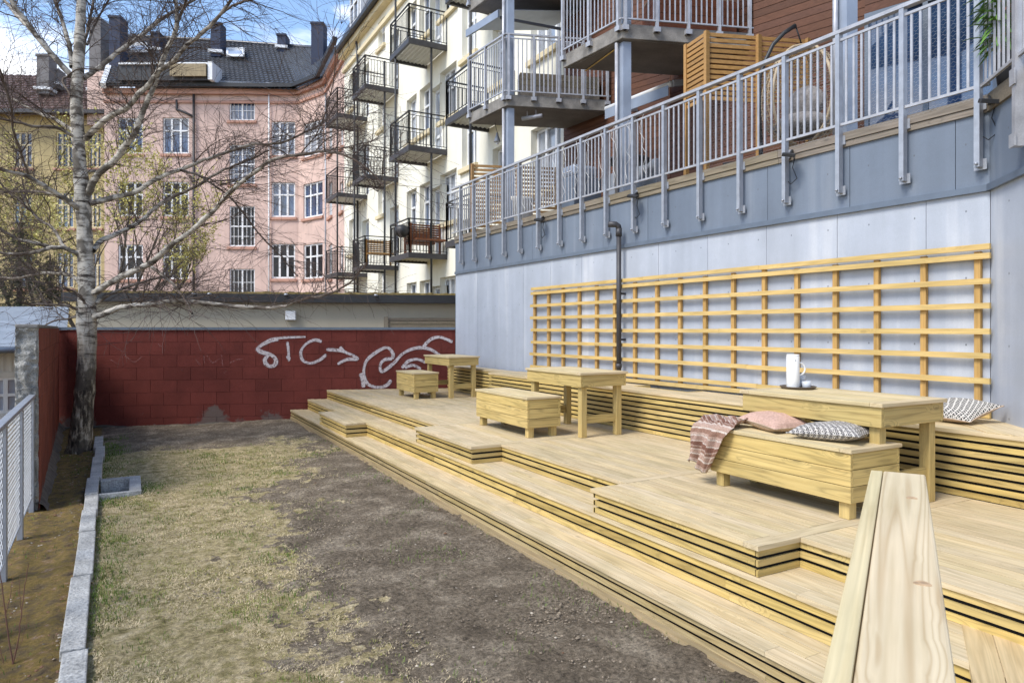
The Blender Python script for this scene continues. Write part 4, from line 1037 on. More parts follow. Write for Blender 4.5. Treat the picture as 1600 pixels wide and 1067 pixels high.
# ---- balconies of concrete on steel columns
AD = Vector((-0.08, 0.997)).normalized()
def railing(mb, pts, z0, z1, step=0.083, pst=0.6, zdrop=0.16, bal_w=0.010):
    for p_, q_ in zip(pts[:-1], pts[1:]):
        p_, q_ = Vector(p_), Vector(q_); L_ = (q_-p_).length; d = (q_-p_)/L_
        mb.slab(tuple(p_), tuple(q_), -0.025, 0.025, z1-.03, z1); mb.slab(tuple(p_), tuple(q_), -0.01, 0.01, z1-.10, z1-.08); mb.slab(tuple(p_), tuple(q_), -0.012, 0.012, z0, z0+.022)
        n = int(L_/step); npst = max(2, int(round(L_/pst)))
        for i in range(npst+1):
            c = p_+d*(0.06+(L_-0.12)*i/npst); mb.slab(tuple(c-d*.02), tuple(c+d*.02), -0.028, 0.028, z0-zdrop, z1-.031)
            mb.slab(tuple(c-d*.05), tuple(c+d*.05), -0.033, 0.035, z0-zdrop, z0-zdrop+.07)
        for i in range(1, n):
            c = p_+d*(L_*i/n); mb.slab(tuple(c-d*bal_w), tuple(c+d*bal_w), -0.006, 0.006, z0+.022, z1-.1)
def conc_balcony(P0, zt, lc=2.07, la=1.42, th=0.22, rail=True):
    P0 = Vector(P0); A_ = P0+AD*la; C_ = P0+CD*lc; AC = A_+CD*lc
    mb = MB(); mb.prism([tuple(P0), tuple(C_), tuple(AC), tuple(A_)], zt-th, zt)
    s = mb.build('balcony', M_conc, tb, bevel=0.01)
    mb = MB(); e = 0.05
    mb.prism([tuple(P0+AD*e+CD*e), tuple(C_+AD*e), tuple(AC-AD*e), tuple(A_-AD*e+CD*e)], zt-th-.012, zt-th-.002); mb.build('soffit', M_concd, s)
    mb = MB(); o_ = 0.035
    c0 = P0-AD*o_-CD*o_
    railing(mb, [tuple(A_-CD*o_), tuple(c0), tuple(C_-AD*o_)], zt+.05, zt+1.17); mb.build('balcony_railing', M_alu, s)
    return s
BP = [(6.34,11.60), (6.37,8.07), (6.50,4.50)]
for P0 in BP: conc_balcony(P0, 6.39)
conc_balcony((6.40,11.75), 8.82); conc_balcony(BP[1], 8.82)
for P0, ztop in zip(BP, (8.6, 8.6, 6.17)):
    c = Vector(P0)+AD*0.14+CD*0.14
    for z0, z1 in ((3.831, 6.155), (6.391, 8.59)):
        if z0 > 4 and ztop < 8: continue
        mb = MB(); a = c; w2, t2 = 0.062, 0.010
        # H-section steel column
        def pl_(u0, u1, v0, v1):
            mb.prism([tuple(a+CD*u0+AD*v0), tuple(a+CD*u1+AD*v0), tuple(a+CD*u1+AD*v1), tuple(a+CD*u0+AD*v1)], z0, z1)
        pl_(-w2, w2, -w2, -w2+t2); pl_(-w2, w2, w2-t2, w2); pl_(-t2/2, t2/2, -w2+t2+.0005, w2-t2-.0005)
        pl_(-w2, -w2+t2, -w2+t2+.0005, w2-t2-.0005)
        mb.build('steel_column', M_steel, tb)
        d = c-CD*0.10+AD*0.03; mb = MB(); mb.tube([(d.x, d.y, z0), (d.x, d.y, z1)], 0.028, 12); mb.build('downpipe', M_alu, tb)
# yellow cable under the nearer balcony soffit
mb = MB(); a = Vector(BP[1])+AD*.1+CD*.1; b_ = Vector(BP[1])+AD*1.36+CD*.35; mb.tube([(a.x,a.y,6.135),(b_.x,b_.y,6.135)], 0.011, 6)
tag(mb.build('cable', plain('yellow cable', (0.55,0.36,0.10), 0.6)), 'yellow cable clipped under the concrete balcony', 'cable')
# tube heater and hanging lamp
x, y, D = ray_line(834, (6.9,11), (6.9,13)); mb = MB()
mb.tube([(x+.12, y-.12, 6.02), (x-.12, y+.25, 6.02)], 0.04, 12); mb.beam((x+.05,y,6.05), (x+.05,y,6.16), .015, .015); mb.beam((x-.06,y+.15,6.05), (x-.06,y+.15,6.16), .015, .015)
tag(mb.build('tube_lamp', M_alu), 'metal tube lamp under the concrete balcony soffit', 'lamp')
x, y = at(777, 14.3); z = zat(222, 14.3); lp = thing('hanging_lamp', 'cone shaped work lamp hanging on a cable before the cream facade', 'lamp', (x, y, z))
mb = MB(); mb.lathe((x,y,z), [(0.0,0.02),(0.075,0.0),(0.078,0.004),(0.03,0.13),(0.02,0.19),(0.0,0.19)], 18); mb.build('lamp_shade', M_galv, lp)
mb = MB(); mb.tube([(x,y,z+.19),(x-.03,y,z+.3),(x-.07,y,z+.45)], 0.006, 5); mb.build('lamp_cable', M_black, lp)
mb = MB(); mb.lathe((x,y,z-.06), [(0,0),(0.03,0.01),(0.035,0.03),(0.02,0.06),(0,0.06)], 14); mb.build('bulb', M_white, lp)
# awnings
aw = thing('awning', 'rolled white awning cassette with grey valance under the nearer balcony', 'awning', (7.9,9.5,6), 'awnings on the terrace building')
ya, yb = 8.75, 10.35; mb = MB(); mb.tube([(7.95,ya,5.98),(7.80,yb,5.98)], 0.05, 14); mb.build('cassette', M_white, aw)
mb = MB(); mb.slab((7.91,ya+.02), (7.76,yb-.02), -0.006, 0.006, 5.78, 5.96); mb.build('valance', M_steel, aw)
mb = MB(); mb.beam((7.97,ya-.03,5.98), (8.3,ya-.06,6.05), .05, .1); mb.beam((7.86,yb-.1,5.98), (8.45,yb-.1,6.05), .05, .1); mb.build('bracket', M_galv, aw)
aw = thing('awning', 'half open grey awning jutting out above the farther balcony', 'awning', (6.4,12.4,8.1), 'awnings on the terrace building')
mb = MB(); mb.slab((6.36,11.95), (6.20,13.1), -0.02, 0.02, 8.02, 8.17); mb.build('valance', M_steel, aw)
mb = MB(); mb.add([(6.36,11.95,8.17),(6.20,13.1,8.17),(8.1,12.9,8.50),(8.2,11.8,8.50),(6.36,11.95,8.18),(6.20,13.1,8.18),(8.1,12.9,8.51),(8.2,11.8,8.51)], [(3,2,1,0),(4,5,6,7),(0,1,5,4),(1,2,6,5),(2,3,7,6),(3,0,4,7)]); mb.build('canopy', M_steel, aw)
mb = MB(); mb.beam((6.42,12.0,8.05), (8.15,11.7,8.0), .035, .05); mb.build('arm', M_dkmet, aw)
# drainpipe on the wall
dp = thing('vent_pipe', 'dark vertical pipe with a bent top standing before the trellis', 'pipe', (6.0,7.4,1.1))
x, y, D = ray_line(967, wo(3,.12), wo(13,.12)); mb = MB(); mb.tube([(x,y,1.10),(x,y,3.28)], 0.035, 14); mb.tube([(x,y,1.3),(x,y,1.36)], .042, 14); mb.tube([(x,y,3.16),(x,y,3.27)], .044, 14); mb.build('pipe', M_dkmet, dp)
mb = MB(); mb.tube([(x,y,3.26),(x-.01,y,3.30),(x-.04,y+.015,3.325),(x-.14,y+.06,3.325)], 0.042, 12); mb.build('bent_top', M_dkmet, dp)
mb = MB(); mb.beam((x,y,2.35),(x+.14,y,2.35), .02, .03); mb.beam((x,y,1.7),(x+.14,y,1.7), .02, .03); mb.build('pipe_bracket', M_dkmet, dp)
# floodlights
def flood(px, pz, label, dx=0.0):
    x, y, D = ray_line(px, wo(3,.14), wo(13,.14)); f_ = thing('floodlight', label, 'floodlight', (x,y,pz), 'black floodlights along the terrace edge')
    mb = MB(); mb.beam((x-.09,y-.04,pz-.02), (x+.02,y+.04,pz+.02), .13, .035, up=(0.3,0,1)); mb.build('lamp_head', M_black, f_, bevel=.004)
    mb = MB(); mb.beam((x+.01,y+.02,pz), (x+.09,y+.05,pz+.06), .02, .05); mb.build('arm', M_black, f_)
    mb = MB(); pts = [(x+.06,y,pz-.02),(x+.05,y+.02,pz-.12),(x+.07,y-.02,pz-.24),(x+.06,y+.05,pz-.29),(x+.08,y+.10,pz-.25)]; mb.tube(pts, .005, 5); mb.build('cable', M_black, f_)
flood(1549, 3.70, 'floodlight nearest the camera, at the corner of the terrace edge'); flood(1236, 3.68, 'floodlight below the hanging egg chair')
flood(992, 3.66, 'floodlight just right of the bent pipe top'); flood(845, 3.66, 'floodlight farthest along the terrace edge')
# privacy screens
def screen(label, pts, ztop, z0, mat, posts, st_h=0.062, gp=0.03):
    s_ = thing('slat_screen', label, 'privacy screen', (pts[0][0], pts[0][1], z0), 'slatted privacy screens on the terrace')
    mb = MB()
    for p_, q_ in zip(pts[:-1], pts[1:]):
        z = ztop-st_h
        while z > (4.78 if len(pts) > 2 else z0): mb.slab(p_, q_, -0.009, 0.009, z, z+st_h); z -= st_h+gp
    mb.build('slats', mat, s_)
    for p_ in posts:
        mb = MB(); mb.box(p_[0]-.03, p_[0]+.03, p_[1]-.046, p_[1]-.0, z0, ztop+.01); mb.build('post', mat, s_)
c0 = (6.45,6.46)
screen('orange brown slatted screen beside the hanging egg chair', [(6.52,6.88), c0, (6.45+.94*1.5, 6.46-.34*1.5)], 5.66, 3.84, W_screen, [c0, (6.45+.94*.72, 6.46-.34*.72), (6.45+.94*1.42, 6.46-.34*1.42), (6.52,6.9)], 0.046, 0.022)
screen('slatted screen at the far end of the terrace', [(6.28,13.0), (6.28+.94*1.9, 13.0-.34*1.9)], 5.32, 3.84, wood('brown screen wood', (0.42,0.25,0.11), 'x'), [(6.28,13.0),(7.2,12.68),(8.0,12.4)], 0.05, 0.035)
# egg chair
M_wick = plain('pale rattan', (0.42,0.33,0.22), 0.7, 0, 0.2, 9); M_fur = plain('grey shaggy cushion', (0.26,0.24,0.23), 0.98, 0, 0.3, 18, bump=1.0)
eg = thing('egg_chair', 'hanging rattan egg chair with grey cushions on a black stand', 'hanging chair', (7.05,5.55,3.85))
ex, ey, ez = 6.98, 5.42, 4.62; mb = MB()
def ept(a, t):   # a azimuth, t polar
    r = 0.46*sin(t)*(1+0.10*cos(t)); return (ex+r*cos(a), ey+r*sin(a), ez-0.60*cos(t))
va = atan2(-ey, -ex)
for k in range(26):
    a = va+0.75+(2*pi-1.5)*k/25; mb.tube([ept(a, 0.15+2.85*i/14) for i in range(15)], 0.0055, 5, cap=False)
for i in range(2, 26):
    t = 0.12+2.9*i/26; mb.tube([ept(va+0.75+(2*pi-1.5)*k/20, t) for k in range(21)], 0.0055, 5, cap=False)
mb.build('rattan_shell', M_wick, eg)
mb = MB(); mb.tube([ept(va+0.75, 0.15+2.85*i/14) for i in range(15)]+[ept(va-0.75, 0.15+2.85*i/14) for i in range(14,-1,-1)], 0.018, 8); mb.build('rattan_rim', M_wick, eg)
mb = MB(); mb.smooth = True
for (dx, dy, dz, rx_, ry_, rz_) in ((0,0,-.36,.33,.33,.15), (.17,.1,-.05,.13,.27,.22)):
    rows = []
    for i in range(13):
        t = pi*i/12; rows.append([(ex+dx+rx_*sin(t)*cos(2*pi*j/20)*(1+.06*sin(j*3+i)), ey+dy+ry_*sin(t)*sin(2*pi*j/20), ez+dz-rz_*cos(t)) for j in range(21)])
    mb.grid(rows)
mb.build('seat_cushion', M_fur, eg)
mb = MB(); sp = [at(px, 8.1+0.0*k) + (zat(py, 8.1),) for k, (px, py) in enumerate([(1189,222),(1186,170),(1187,120),(1196,95),(1208,70),(1225,52),(1243,40)])]
mb.tube(sp, 0.024, 10); bx_ = sp[0]; mb.tube([(bx_[0],bx_[1],3.85),bx_], 0.024, 10); mb.tube([(bx_[0]-.2,bx_[1]+.4,3.86),(bx_[0]+.3,bx_[1]-.6,3.86)], .022, 8); mb.build('stand', M_black, eg)
mb = MB(); mb.tube([sp[-1], (ex,ey,ez+.6)], 0.009, 6); mb.build('chain', M_black, eg)
# things standing on the terrace and balconies
bb = MB(); x, y = at(809, 13.6); bb.lathe((x,y,3.835), [(0,0),(0.26,0),(0.29,0.06),(0.31,0.5),(0.33,0.56),(0.32,0.6),(0,0.6)], 30); tag(bb.build('barrel_pot', M_whitewood), 'large pale tub behind the far part of the terrace railing', 'tub')
def planter(name, label, p, q, z0, z1, mat, w_=0.35):
    r_ = thing(name, label, 'planter', (p[0],p[1],z0)); mb = MB(); n = 4; h = (z1-z0)/n
    for i in range(n): mb.slab(p, q, 0, w_, z0+i*h+.003, z0+(i+1)*h-.003)
    mb.build('boards', mat, r_); mb = MB(); mb.slab(p, q, 0.03, w_-.03, z1-.03, z1+.02); mb.build('planting_soil', M_clod, r_)
b1 = Vector(BP[0]); planter('planter_box', 'weathered grey timber planter box on the farther balcony', tuple(b1+CD*.35+AD*.12), tuple(b1+CD*1.95+AD*.12), 6.395, 6.86, W_beam)
b2 = Vector(BP[1]); planter('planter_box', 'red brown timber planter box on the nearer balcony', tuple(b2+CD*.6+AD*.14), tuple(b2+CD*1.95+AD*.14), 6.395, 6.92, W_red, 0.5)
mb = MB(); mb.smooth = True; rows = []
for i in range(13):
    t = pi*i/12; rows.append([(b2.x+1.35+.38*sin(t)*cos(2*pi*j/20)*(1+.1*sin(j*2+i)), b2.y-.05+.22*sin(t)*sin(2*pi*j/20), 7.0-.12*cos(t)) for j in range(21)])
mb.grid(rows); tag(mb.build('sheepskin', plain('white sheepskin', (0.62,0.60,0.56), 0.98, bump=1.0)), 'white fleece thrown over the red brown planter box', 'sheepskin')
# outdoor sofa, table and grill seen through the rail
def lounge(label, p, d, w_, z0, mat, cush):
    r_ = thing('terrace_sofa', label, 'sofa', (p[0],p[1],z0)); p = Vector(p); d = Vector(d).normalized(); q = p+d*w_
    mb = MB(); mb.slab(tuple(p), tuple(q), 0, .6, z0+.1, z0+.3); mb.build('frame', mat, r_)
    mb = MB(); mb.slab(tuple(p), tuple(q), .02, .58, z0+.302, z0+.42); mb.slab(tuple(p), tuple(q), -.12, 0.015, z0+.25, z0+.75); mb.build('cushions', cush, r_, bevel=.03)
    for s_ in (0.05, w_-.1):
        a = p+d*s_; mb = MB(); mb.slab(tuple(a), tuple(a+d*.06), .03, .55, z0, z0+.1); mb.build('leg', mat, r_)
M_greyf = plain('grey outdoor cushion', (0.22,0.24,0.27), 0.95, bump=.4)
lounge('grey cushioned sofa behind the middle of the terrace railing', (7.5,9.9), (-.05,-1), 1.5, 3.835, M_dkmet, M_greyf)
tt = thing('terrace_table', 'dark round terrace table behind the railing beside the sofa', 'table', (6.9,8.6,3.835)); mb = MB(); mb.lathe((6.9,8.6,4.50), [(0,0),(.35,0),(.36,.02),(.35,.04),(0,.04)], 30); mb.build('tabletop', M_dkmet, tt)
mb = MB(); mb.tube([(6.9,8.6,3.84),(6.9,8.6,4.5)], .03, 10); mb.lathe((6.9,8.6,3.836), [(0,0),(.2,0),(.2,.02),(0,.03)], 20); mb.build('leg', M_dkmet, tt)
gr = thing('gas_grill', 'blue grey boxed grill standing by the timber wall', 'grill', (7.35,10.2,3.83)); mb = MB(); x, y = at(905, 13.2)
mb.box(x-.3, x+.35, y-.25, y+.25, 3.835, 4.75); mb.build('cabinet', M_flash, gr, bevel=.02); mb = MB(); mb.box(x-.27, x+.3, y-.22, y+.22, 4.751, 4.98); mb.build('lid', M_steel, gr, bevel=.06); mb = MB(); mb.tube([(x-.33,y-.2,4.82),(x-.33,y+.2,4.82)], .015, 8); mb.build('lid_handle', M_alu, gr)
# leafy pot plant at the near corner
pp = thing('potted_bamboo', 'green long leaved plant poking through the near corner of the railing', 'plant', (6.45,3.0,3.83))
mb = MB(); M_lf = plain('fresh green long leaf', (0.10,0.21,0.035), 0.5, 0, 0.35, 6)
random.seed(11); px_, py0 = ray_line(1562, (6.12,3), (6.12,9))[:2]
for k in range(170):
    a = random.uniform(0, 2*pi); r = random.uniform(0, .10); bx0 = px_+r*cos(a); by0 = py0+r*sin(a)*1.0; bz = random.uniform(4.12, 4.58); l = random.uniform(.10,.19)
    ux, uy, uz = cos(a)*0.9, sin(a)*0.9, random.uniform(-.7,.5); wv = .016; pts = []
    for t in (0, .3, .6, 1): pts.append((bx0+ux*l*t, by0+uy*l*t, bz+uz*l*t-l*.3*t*t, wv*(sin(pi*min(.97,t*.8+.15)))))
    sx_, sy_ = -sin(a), cos(a)
    for (x0_,y0_,z0_,w0),(x1_,y1_,z1_,w1) in zip(pts[:-1], pts[1:]):
        mb.add([(x0_-sx_*w0,y0_-sy_*w0,z0_),(x0_+sx_*w0,y0_+sy_*w0,z0_),(x1_+sx_*w1,y1_+sy_*w1,z1_),(x1_-sx_*w1,y1_-sy_*w1,z1_)], [(0,1,2,3)])
mb.build('leaves', M_lf, pp)
mb = MB()
for k in range(5): mb.tube([(px_+.15,py0+.05*k-.1,4.1),(px_+.03*k-.05,py0+.04*k-.08,4.6)], .005, 5)
mb.build('stems', M_lf, pp)
mb = MB(); mb.lathe((px_+.18,py0,3.835), [(0,0),(.09,0),(.12,.26),(.11,.27),(0,.24)], 20); mb.build('pot', M_dkmet, pp)
# ================================================================== BACKGROUND BUILDINGS
random.seed(21)
def wall_open(root, P, Q, z0, z1, ops, mat, rec=0.18, name='wall', th=None):
    """plastered wall on plan line P->Q (outside is to the right), with recessed openings"""
    P = Vector(P); Q = Vector(Q); L_ = (Q-P).length; d = (Q-P)/L_; n = Vector((-d.y, d.x))
    us = sorted(set([0, L_]+[round(o[0],3) for o in ops]+[round(o[1],3) for o in ops])); zs = sorted(set([z0, z1]+[round(o[2],3) for o in ops]+[round(o[3],3) for o in ops]))
    us = [u for u in us if 0 <= u <= L_]; zs = [z for z in zs if z0 <= z <= z1]
    pt = lambda u, z, o: (P.x+d.x*u+n.x*o, P.y+d.y*u+n.y*o, z)
    mb = MB()
    for i in range(len(us)-1):
        for j in range(len(zs)-1):
            cu, cz = (us[i]+us[i+1])/2, (zs[j]+zs[j+1])/2
            if any(o[0] < cu < o[1] and o[2] < cz < o[3] for o in ops): continue
            mb.add([pt(us[i],zs[j],0), pt(us[i+1],zs[j],0), pt(us[i+1],zs[j+1],0), pt(us[i],zs[j+1],0)], [(0,1,2,3)])
    for (a, b_, c, e) in ops:
        mb.add([pt(a,c,0),pt(b_,c,0),pt(b_,e,0),pt(a,e,0),pt(a,c,rec),pt(b_,c,rec),pt(b_,e,rec),pt(a,e,rec)], [(0,1,5,4),(1,2,6,5),(2,3,7,6),(3,0,4,7)])
    return mb.build(name, mat, root)
def window(root, P, Q, a, b_, c, e, cols, rows, gl, rec=0.12, fw=0.07, bars=0, fm=None, sill=None):
    P = Vector(P); Q = Vector(Q); d = (Q-P).normalized()
    pt = lambda u: (P.x+d.x*u, P.y+d.y*u)
    mb = MB(); t0, t1 = rec-0.05, rec
    mb.slab(pt(a), pt(a+fw), t0, t1, c, e); mb.slab(pt(b_-fw), pt(b_), t0, t1, c, e); mb.slab(pt(a+fw), pt(b_-fw), t0, t1, c, c+fw); mb.slab(pt(a+fw), pt(b_-fw), t0, t1, e-fw, e)
    W_ = b_-a
    for i in range(1, cols):
        u = a+W_*i/cols; mb.slab(pt(u-fw*.6), pt(u+fw*.6), t0-.01, t1-.002, c+fw, e-fw)
    for r in rows:
        z = c+(e-c)*r; mb.slab(pt(a+fw), pt(b_-fw), t0-.005, t1-.004, z-fw*.5, z+fw*.5)
    if bars:
        for i in range(cols):
            for k in range(1, 3):
                u = a+W_*(i+k/3)/cols; mb.slab(pt(u-.012), pt(u+.012), t0+.01, t1-.006, c+fw, e-fw)
        for k in range(1, bars):
            z = c+(e-c)*k/bars; mb.slab(pt(a+fw), pt(b_-fw), t0+.012, t1-.008, z-.014, z+.014)
    w_ = mb.build('window', fm or M_white, root)
    g_ = MB(); g_.slab(pt(a+.01), pt(b_-.01), t1+.001, t1+.02, c+.01, e-.01); g_.build('pane', gl, w_)
    if sill:
        s_ = MB(); s_.slab(pt(a-.1), pt(b_+.1), -0.10, 0.0, c-.16, c-.03); s_.build('sill', sill, w_)
    return w_
def px_open(P, Q, r):
    x0, y0, D0 = ray_line(r[0], P, Q); x1, y1, D1 = ray_line(r[1], P, Q); D = (D0+D1)/2
    s0 = hypot(x0-P[0], y0-P[1]); s1 = hypot(x1-P[0], y1-P[1])
    return (round(s0,3), round(s1,3), round(zat(r[3], D),3), round(zat(r[2], D),3))
# ---- pink apartment house
pk = thing('pink_apartment_house', 'pink plastered apartment house with black tiled roof at the end of the yard', 'building', (0,38,0))
PA, PB, PC, PE, PG = at(163,36.6), at(418,36.8), at(466,36.8), at(509,35.2), (8.40,30.45)
ZE = 14.72
stair = [(358,398,157,188),(358,398,226,287),(358,398,322,385),(358,398,420,462)]
left = [(x0,x1,a,b_) for (x0,x1) in ((184,223),(254,295)) for (a,b_) in ((184,240),(284,338),(382,436))]
o1 = [px_open(PA, PB, r) for r in stair+left]
wall_open(pk, PA, PB, -0.5, ZE, o1, M_pink)
for i, o in enumerate(o1):
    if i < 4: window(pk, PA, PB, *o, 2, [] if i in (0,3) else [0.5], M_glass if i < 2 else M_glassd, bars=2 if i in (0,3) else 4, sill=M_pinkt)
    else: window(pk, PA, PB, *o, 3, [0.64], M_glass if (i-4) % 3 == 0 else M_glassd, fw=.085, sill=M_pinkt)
for (P, Q, x0, x1) in ((PB, PC, 424, 461), (PC, PE, 474, 504)):
    ops = [px_open(P, Q, (x0,x1,a,b_)) for (a,b_) in ((190,243),(285,339),(381,435))]
    wall_open(pk, P, Q, -0.5, ZE, ops, M_pink)
    for i, o in enumerate(ops):
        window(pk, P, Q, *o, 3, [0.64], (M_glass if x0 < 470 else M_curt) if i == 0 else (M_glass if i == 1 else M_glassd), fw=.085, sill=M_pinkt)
ops = [px_open(PE, PG, (x0,x1,a,b_)) for (x0,x1,a,b_) in ((513,519,190,240),(513,519,285,338),(513,519,382,435),(531,536,186,230),(531,536,284,330),(531,536,384,432))]
wall_open(pk, PE, PG, -0.5, ZE, ops, M_pink)
for o in ops: window(pk, PE, PG, *o, 2, [0.6], M_curt, sill=M_pinkt)
line = [PA, PB, PC, PE, PG]
for a, b_ in zip(line[:-1], line[1:]):
    for (o0, z0, z1) in ((-0.10, ZE-.75, ZE-.62), (-0.22, ZE-.30, ZE-.02)):
        mb = MB(); mb.slab(a, b_, o0, -0.001, z0, z1); mb.build('cornice', M_pinkt, pk)
    mb = MB(); mb.slab(a, b_, -0.55, -0.36, ZE-.02, ZE+.18); mb.build('gutter', M_black, pk)
for px, m_ in ((302.5, M_dkmet), (420, M_white), (508.5, M_galv)):
    x, y, D = ray_line(px, PA if px < 430 else PC, PB if px < 430 else PE); ax, ay = x*(1-.12/D), y*(1-.12/D)
    mb = MB(); mb.tube([(ax,ay,0),(ax,ay,ZE-.05)], .065 if m_ is M_dkmet else .04, 8)
    if px < 310:
        x2, y2 = at(276, D-.1); mb.tube([(x2,y2,zat(158,D)),(x2,y2,zat(172,D)),((x2+ax)/2,(y2+ay)/2,zat(177,D)),(ax,ay,zat(184,D))], .065, 8)
    mb.build('downpipe', m_, pk)
mb = MB(); mb.prism([(PA[0]+.2,PA[1]+.5), (PB[0],PB[1]+.45), (PC[0],PC[1]+.35), (PE[0]+.3,PE[1]+.3), (PG[0]+.3,PG[1]), (20,34), (14,50), (PA[0]+5,47)], -.5, ZE-.1); mb.build('inner_body', M_pink, pk)
# tiled roof lofted from eave line to ridge line
def tiled(root, eave, ridge, mat, name='roof', tw=0.26, rows=22, amp=0.045):
    def poly(ps, t):
        Ls = [ (Vector(ps[i+1])-Vector(ps[i])).length for i in range(len(ps)-1)]; T = sum(Ls)*t; i = 0
        while i < len(Ls)-1 and T > Ls[i]: T -= Ls[i]; i += 1
        return Vector(ps[i]).lerp(Vector(ps[i+1]), min(1, T/Ls[i]))
    L_ = sum((Vector(eave[i+1])-Vector(eave[i])).length for i in range(len(eave)-1)); nc = int(L_/tw)*4
    g_ = []
    for r in range(rows):
        for top in (0, 1):
            row = []
            for i in range(nc+1):
                u = i/nc; t = (r+top*0.97)/rows; p_ = poly(eave, u).lerp(poly(ridge, u), t)
                up = (1-top)*0.05+amp*(0.5+0.5*sin(2*pi*i/4+ (0.0)))
                row.append((p_.x, p_.y-up*.5, p_.z+up))
            g_.append(row)
    mb = MB(); mb.grid(g_); return mb.build(name, mat, root)
def P3(px, py, D): x, y = at(px, D); return (x, y, zat(py, D))
eave = [P3(161,132,36.0), P3(250,134,36.1), P3(330,137,36.2), P3(420,141,36.3), P3(468,143,36.3), P3(503,124,34.8), P3(538,86,31.0)]
ridge = [P3(186,57,41), P3(250,60.5,41), P3(330,65,41), P3(430,72,41), P3(470,75,40.5), P3(505,77,39.5), P3(545,80,37.5)]
tiled(pk, eave, ridge, M_tile)
mb = MB(); mb.tube([(a[0],a[1],a[2]+.05) for a in ridge], .13, 8); mb.build('roof_ridge', M_tile, pk)
mb = MB(); pb = [(a[0],a[1]+.3,a[2]-.1) for a in ridge]; bk2 = [(a[0]+2,a[1]+6,ZE) for a in ridge]; mb.grid([pb, bk2]); mb.build('rear_roof', M_tile, pk)
mb = MB(); a, b_ = P3(161,134,36.0), P3(186,57,41.0); mb.beam(a, b_, .25, .3); mb.add([a, b_, (b_[0],b_[1]+6,ZE), (a[0],a[1],ZE-.3)], [(0,1,2,3)]); mb.build('roof_verge', M_white, pk)
# snow guards
mb = MB()
for h in (0.25, 0.42): mb.tube([P3(415,133-h*8,36.6), P3(466,137-h*8,36.6), P3(500,120-h*8,35)], .02, 5)
for h in (0.25, 0.42): mb.tube([P3(205,127-h*8,36.6), P3(330,130-h*8,36.6), P3(415,133-h*8,36.6)], .02, 5)
mb.build('snow_guard', M_galv, pk)
def chimney(root, x0, x1, y0, y1, D, mat, w2=0.8, flash=True):
    xa, ya_ = at(x0, D); xb, yb_ = at(x1, D); z1, z0 = zat(y0, D), zat(y1, D)-.3
    mb = MB(); mb.slab((xa,ya_), (xb,yb_), 0, w2, z0, z1); mb.slab((xa-.04,ya_), (xb+.04,yb_), -.05, w2+.05, z1+.001, z1+.12)
    c = mb.build('chimney', mat, root)
    if flash: mb = MB(); mb.slab((xa-.12,ya_), (xb+.12,yb_), -.12, w2, z0+.2, z0+.36); mb.build('chimney_flashing', M_white, c)
for c in ((329,344,38,80,39.0),(433,446,56,73,40.2),(486,505,38,114,37.3),(235,248,53,76,39.6),(170,187,28,112,37.6)): chimney(pk, *c, M_chim)
def skylight(r):
    P = P3(r[0], r[3], r[4]-.2); Q = P3(r[1], r[3], r[4]-.2); R_ = P3(r[0], r[2], r[4]+.8); S = P3(r[1], r[2], r[4]+.8)
    mb = MB()
    for a, b_ in ((P,Q),(Q,S),(S,R_),(R_,P)): mb.beam(a, b_, .12, .14)
    f_ = mb.build('skylight', M_white, pk); mb = MB(); mb.add([P,Q,S,R_], [(0,1,2,3)]); mb.build('skylight_pane', M_curt, f_)
skylight((355,380,77,87,38.9)); skylight((204,229,69,80,38.9))
# sunken roof terrace
mb = MB(); a, b_ = P3(186,130,36.0), P3(328,131,36.0); mb.slab(a[:2], b_[:2], -0.1, 0.8, ZE+.2, ZE+1.0); rt = mb.build('roof_terrace', M_black, pk)
mb = MB(); a, b_ = P3(268,128,35.9), P3(324,128,35.9); mb.slab(a[:2], b_[:2], -0.2, -0.12, ZE+.35, ZE+1.0); mb.build('reed_screen', plain('weathered reed', (0.30,0.24,0.15), .9, 0, .3, 3, stretch=(14,14,.5)), rt)
mb = MB(); a, b_ = P3(188,112,36.0), P3(328,113,36.0); mb.slab(a[:2], b_[:2], -0.2, 0.9, ZE+1.0, ZE+1.1); a, b_ = P3(327,128,36.0), P3(334,128,36.0); mb.slab(a[:2], b_[:2], -0.2, 1.0, ZE+.2, ZE+1.15); mb.build('terrace_flashing', M_white, rt)
# ---- yellow house far left
yh = thing('yellow_apartment_house', 'faded yellow house with brown tiled roof behind the birch', 'building', (-14,40,0))
YA, YBp = at(-140,37.5), at(163,37.9)
ops = [px_open(YA, YBp, (x0,x1,a,b_)) for (x0,x1) in ((-60,-30),(20,50),(87,115),(137,158)) for (a,b_) in ((206,262),(300,356),(394,450))]
wall_open(yh, YA, YBp, -.5, 13.7, ops, M_yellow)
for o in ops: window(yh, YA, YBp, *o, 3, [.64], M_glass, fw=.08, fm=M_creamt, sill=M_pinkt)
mb = MB(); mb.slab(YA, YBp, 0.35, 8, -.5, 13.6); mb.build('inner_body', M_yellow, yh)
eave2 = [P3(-142,176,36.9), P3(10,178,37.0), P3(164,180,37.2)]; ridge2 = [P3(-140,112,41.5), P3(10,117,41.5), P3(150,121,41.5)]
tiled(yh, eave2, ridge2, M_tiler, tw=.34, rows=16); mb = MB(); mb.grid([[(a[0],a[1]+.2,a[2]) for a in ridge2], [(a[0],a[1]+5,a[2]-4) for a in ridge2]]); mb.build('rear_roof', M_tiler, yh)
mb = MB(); mb.slab((eave2[0][0],eave2[0][1]-.1), (eave2[2][0],eave2[2][1]-.1), -.1, .1, 13.55, 13.75); mb.build('gutter', M_dkmet, yh)
for c in ((57,76,88,138,38.6),(86,91,111,130,39.2)): chimney(yh, *c, M_chimg, .7)
chimney(yh, 139,157,31,140,38.4, M_chimg, .9)
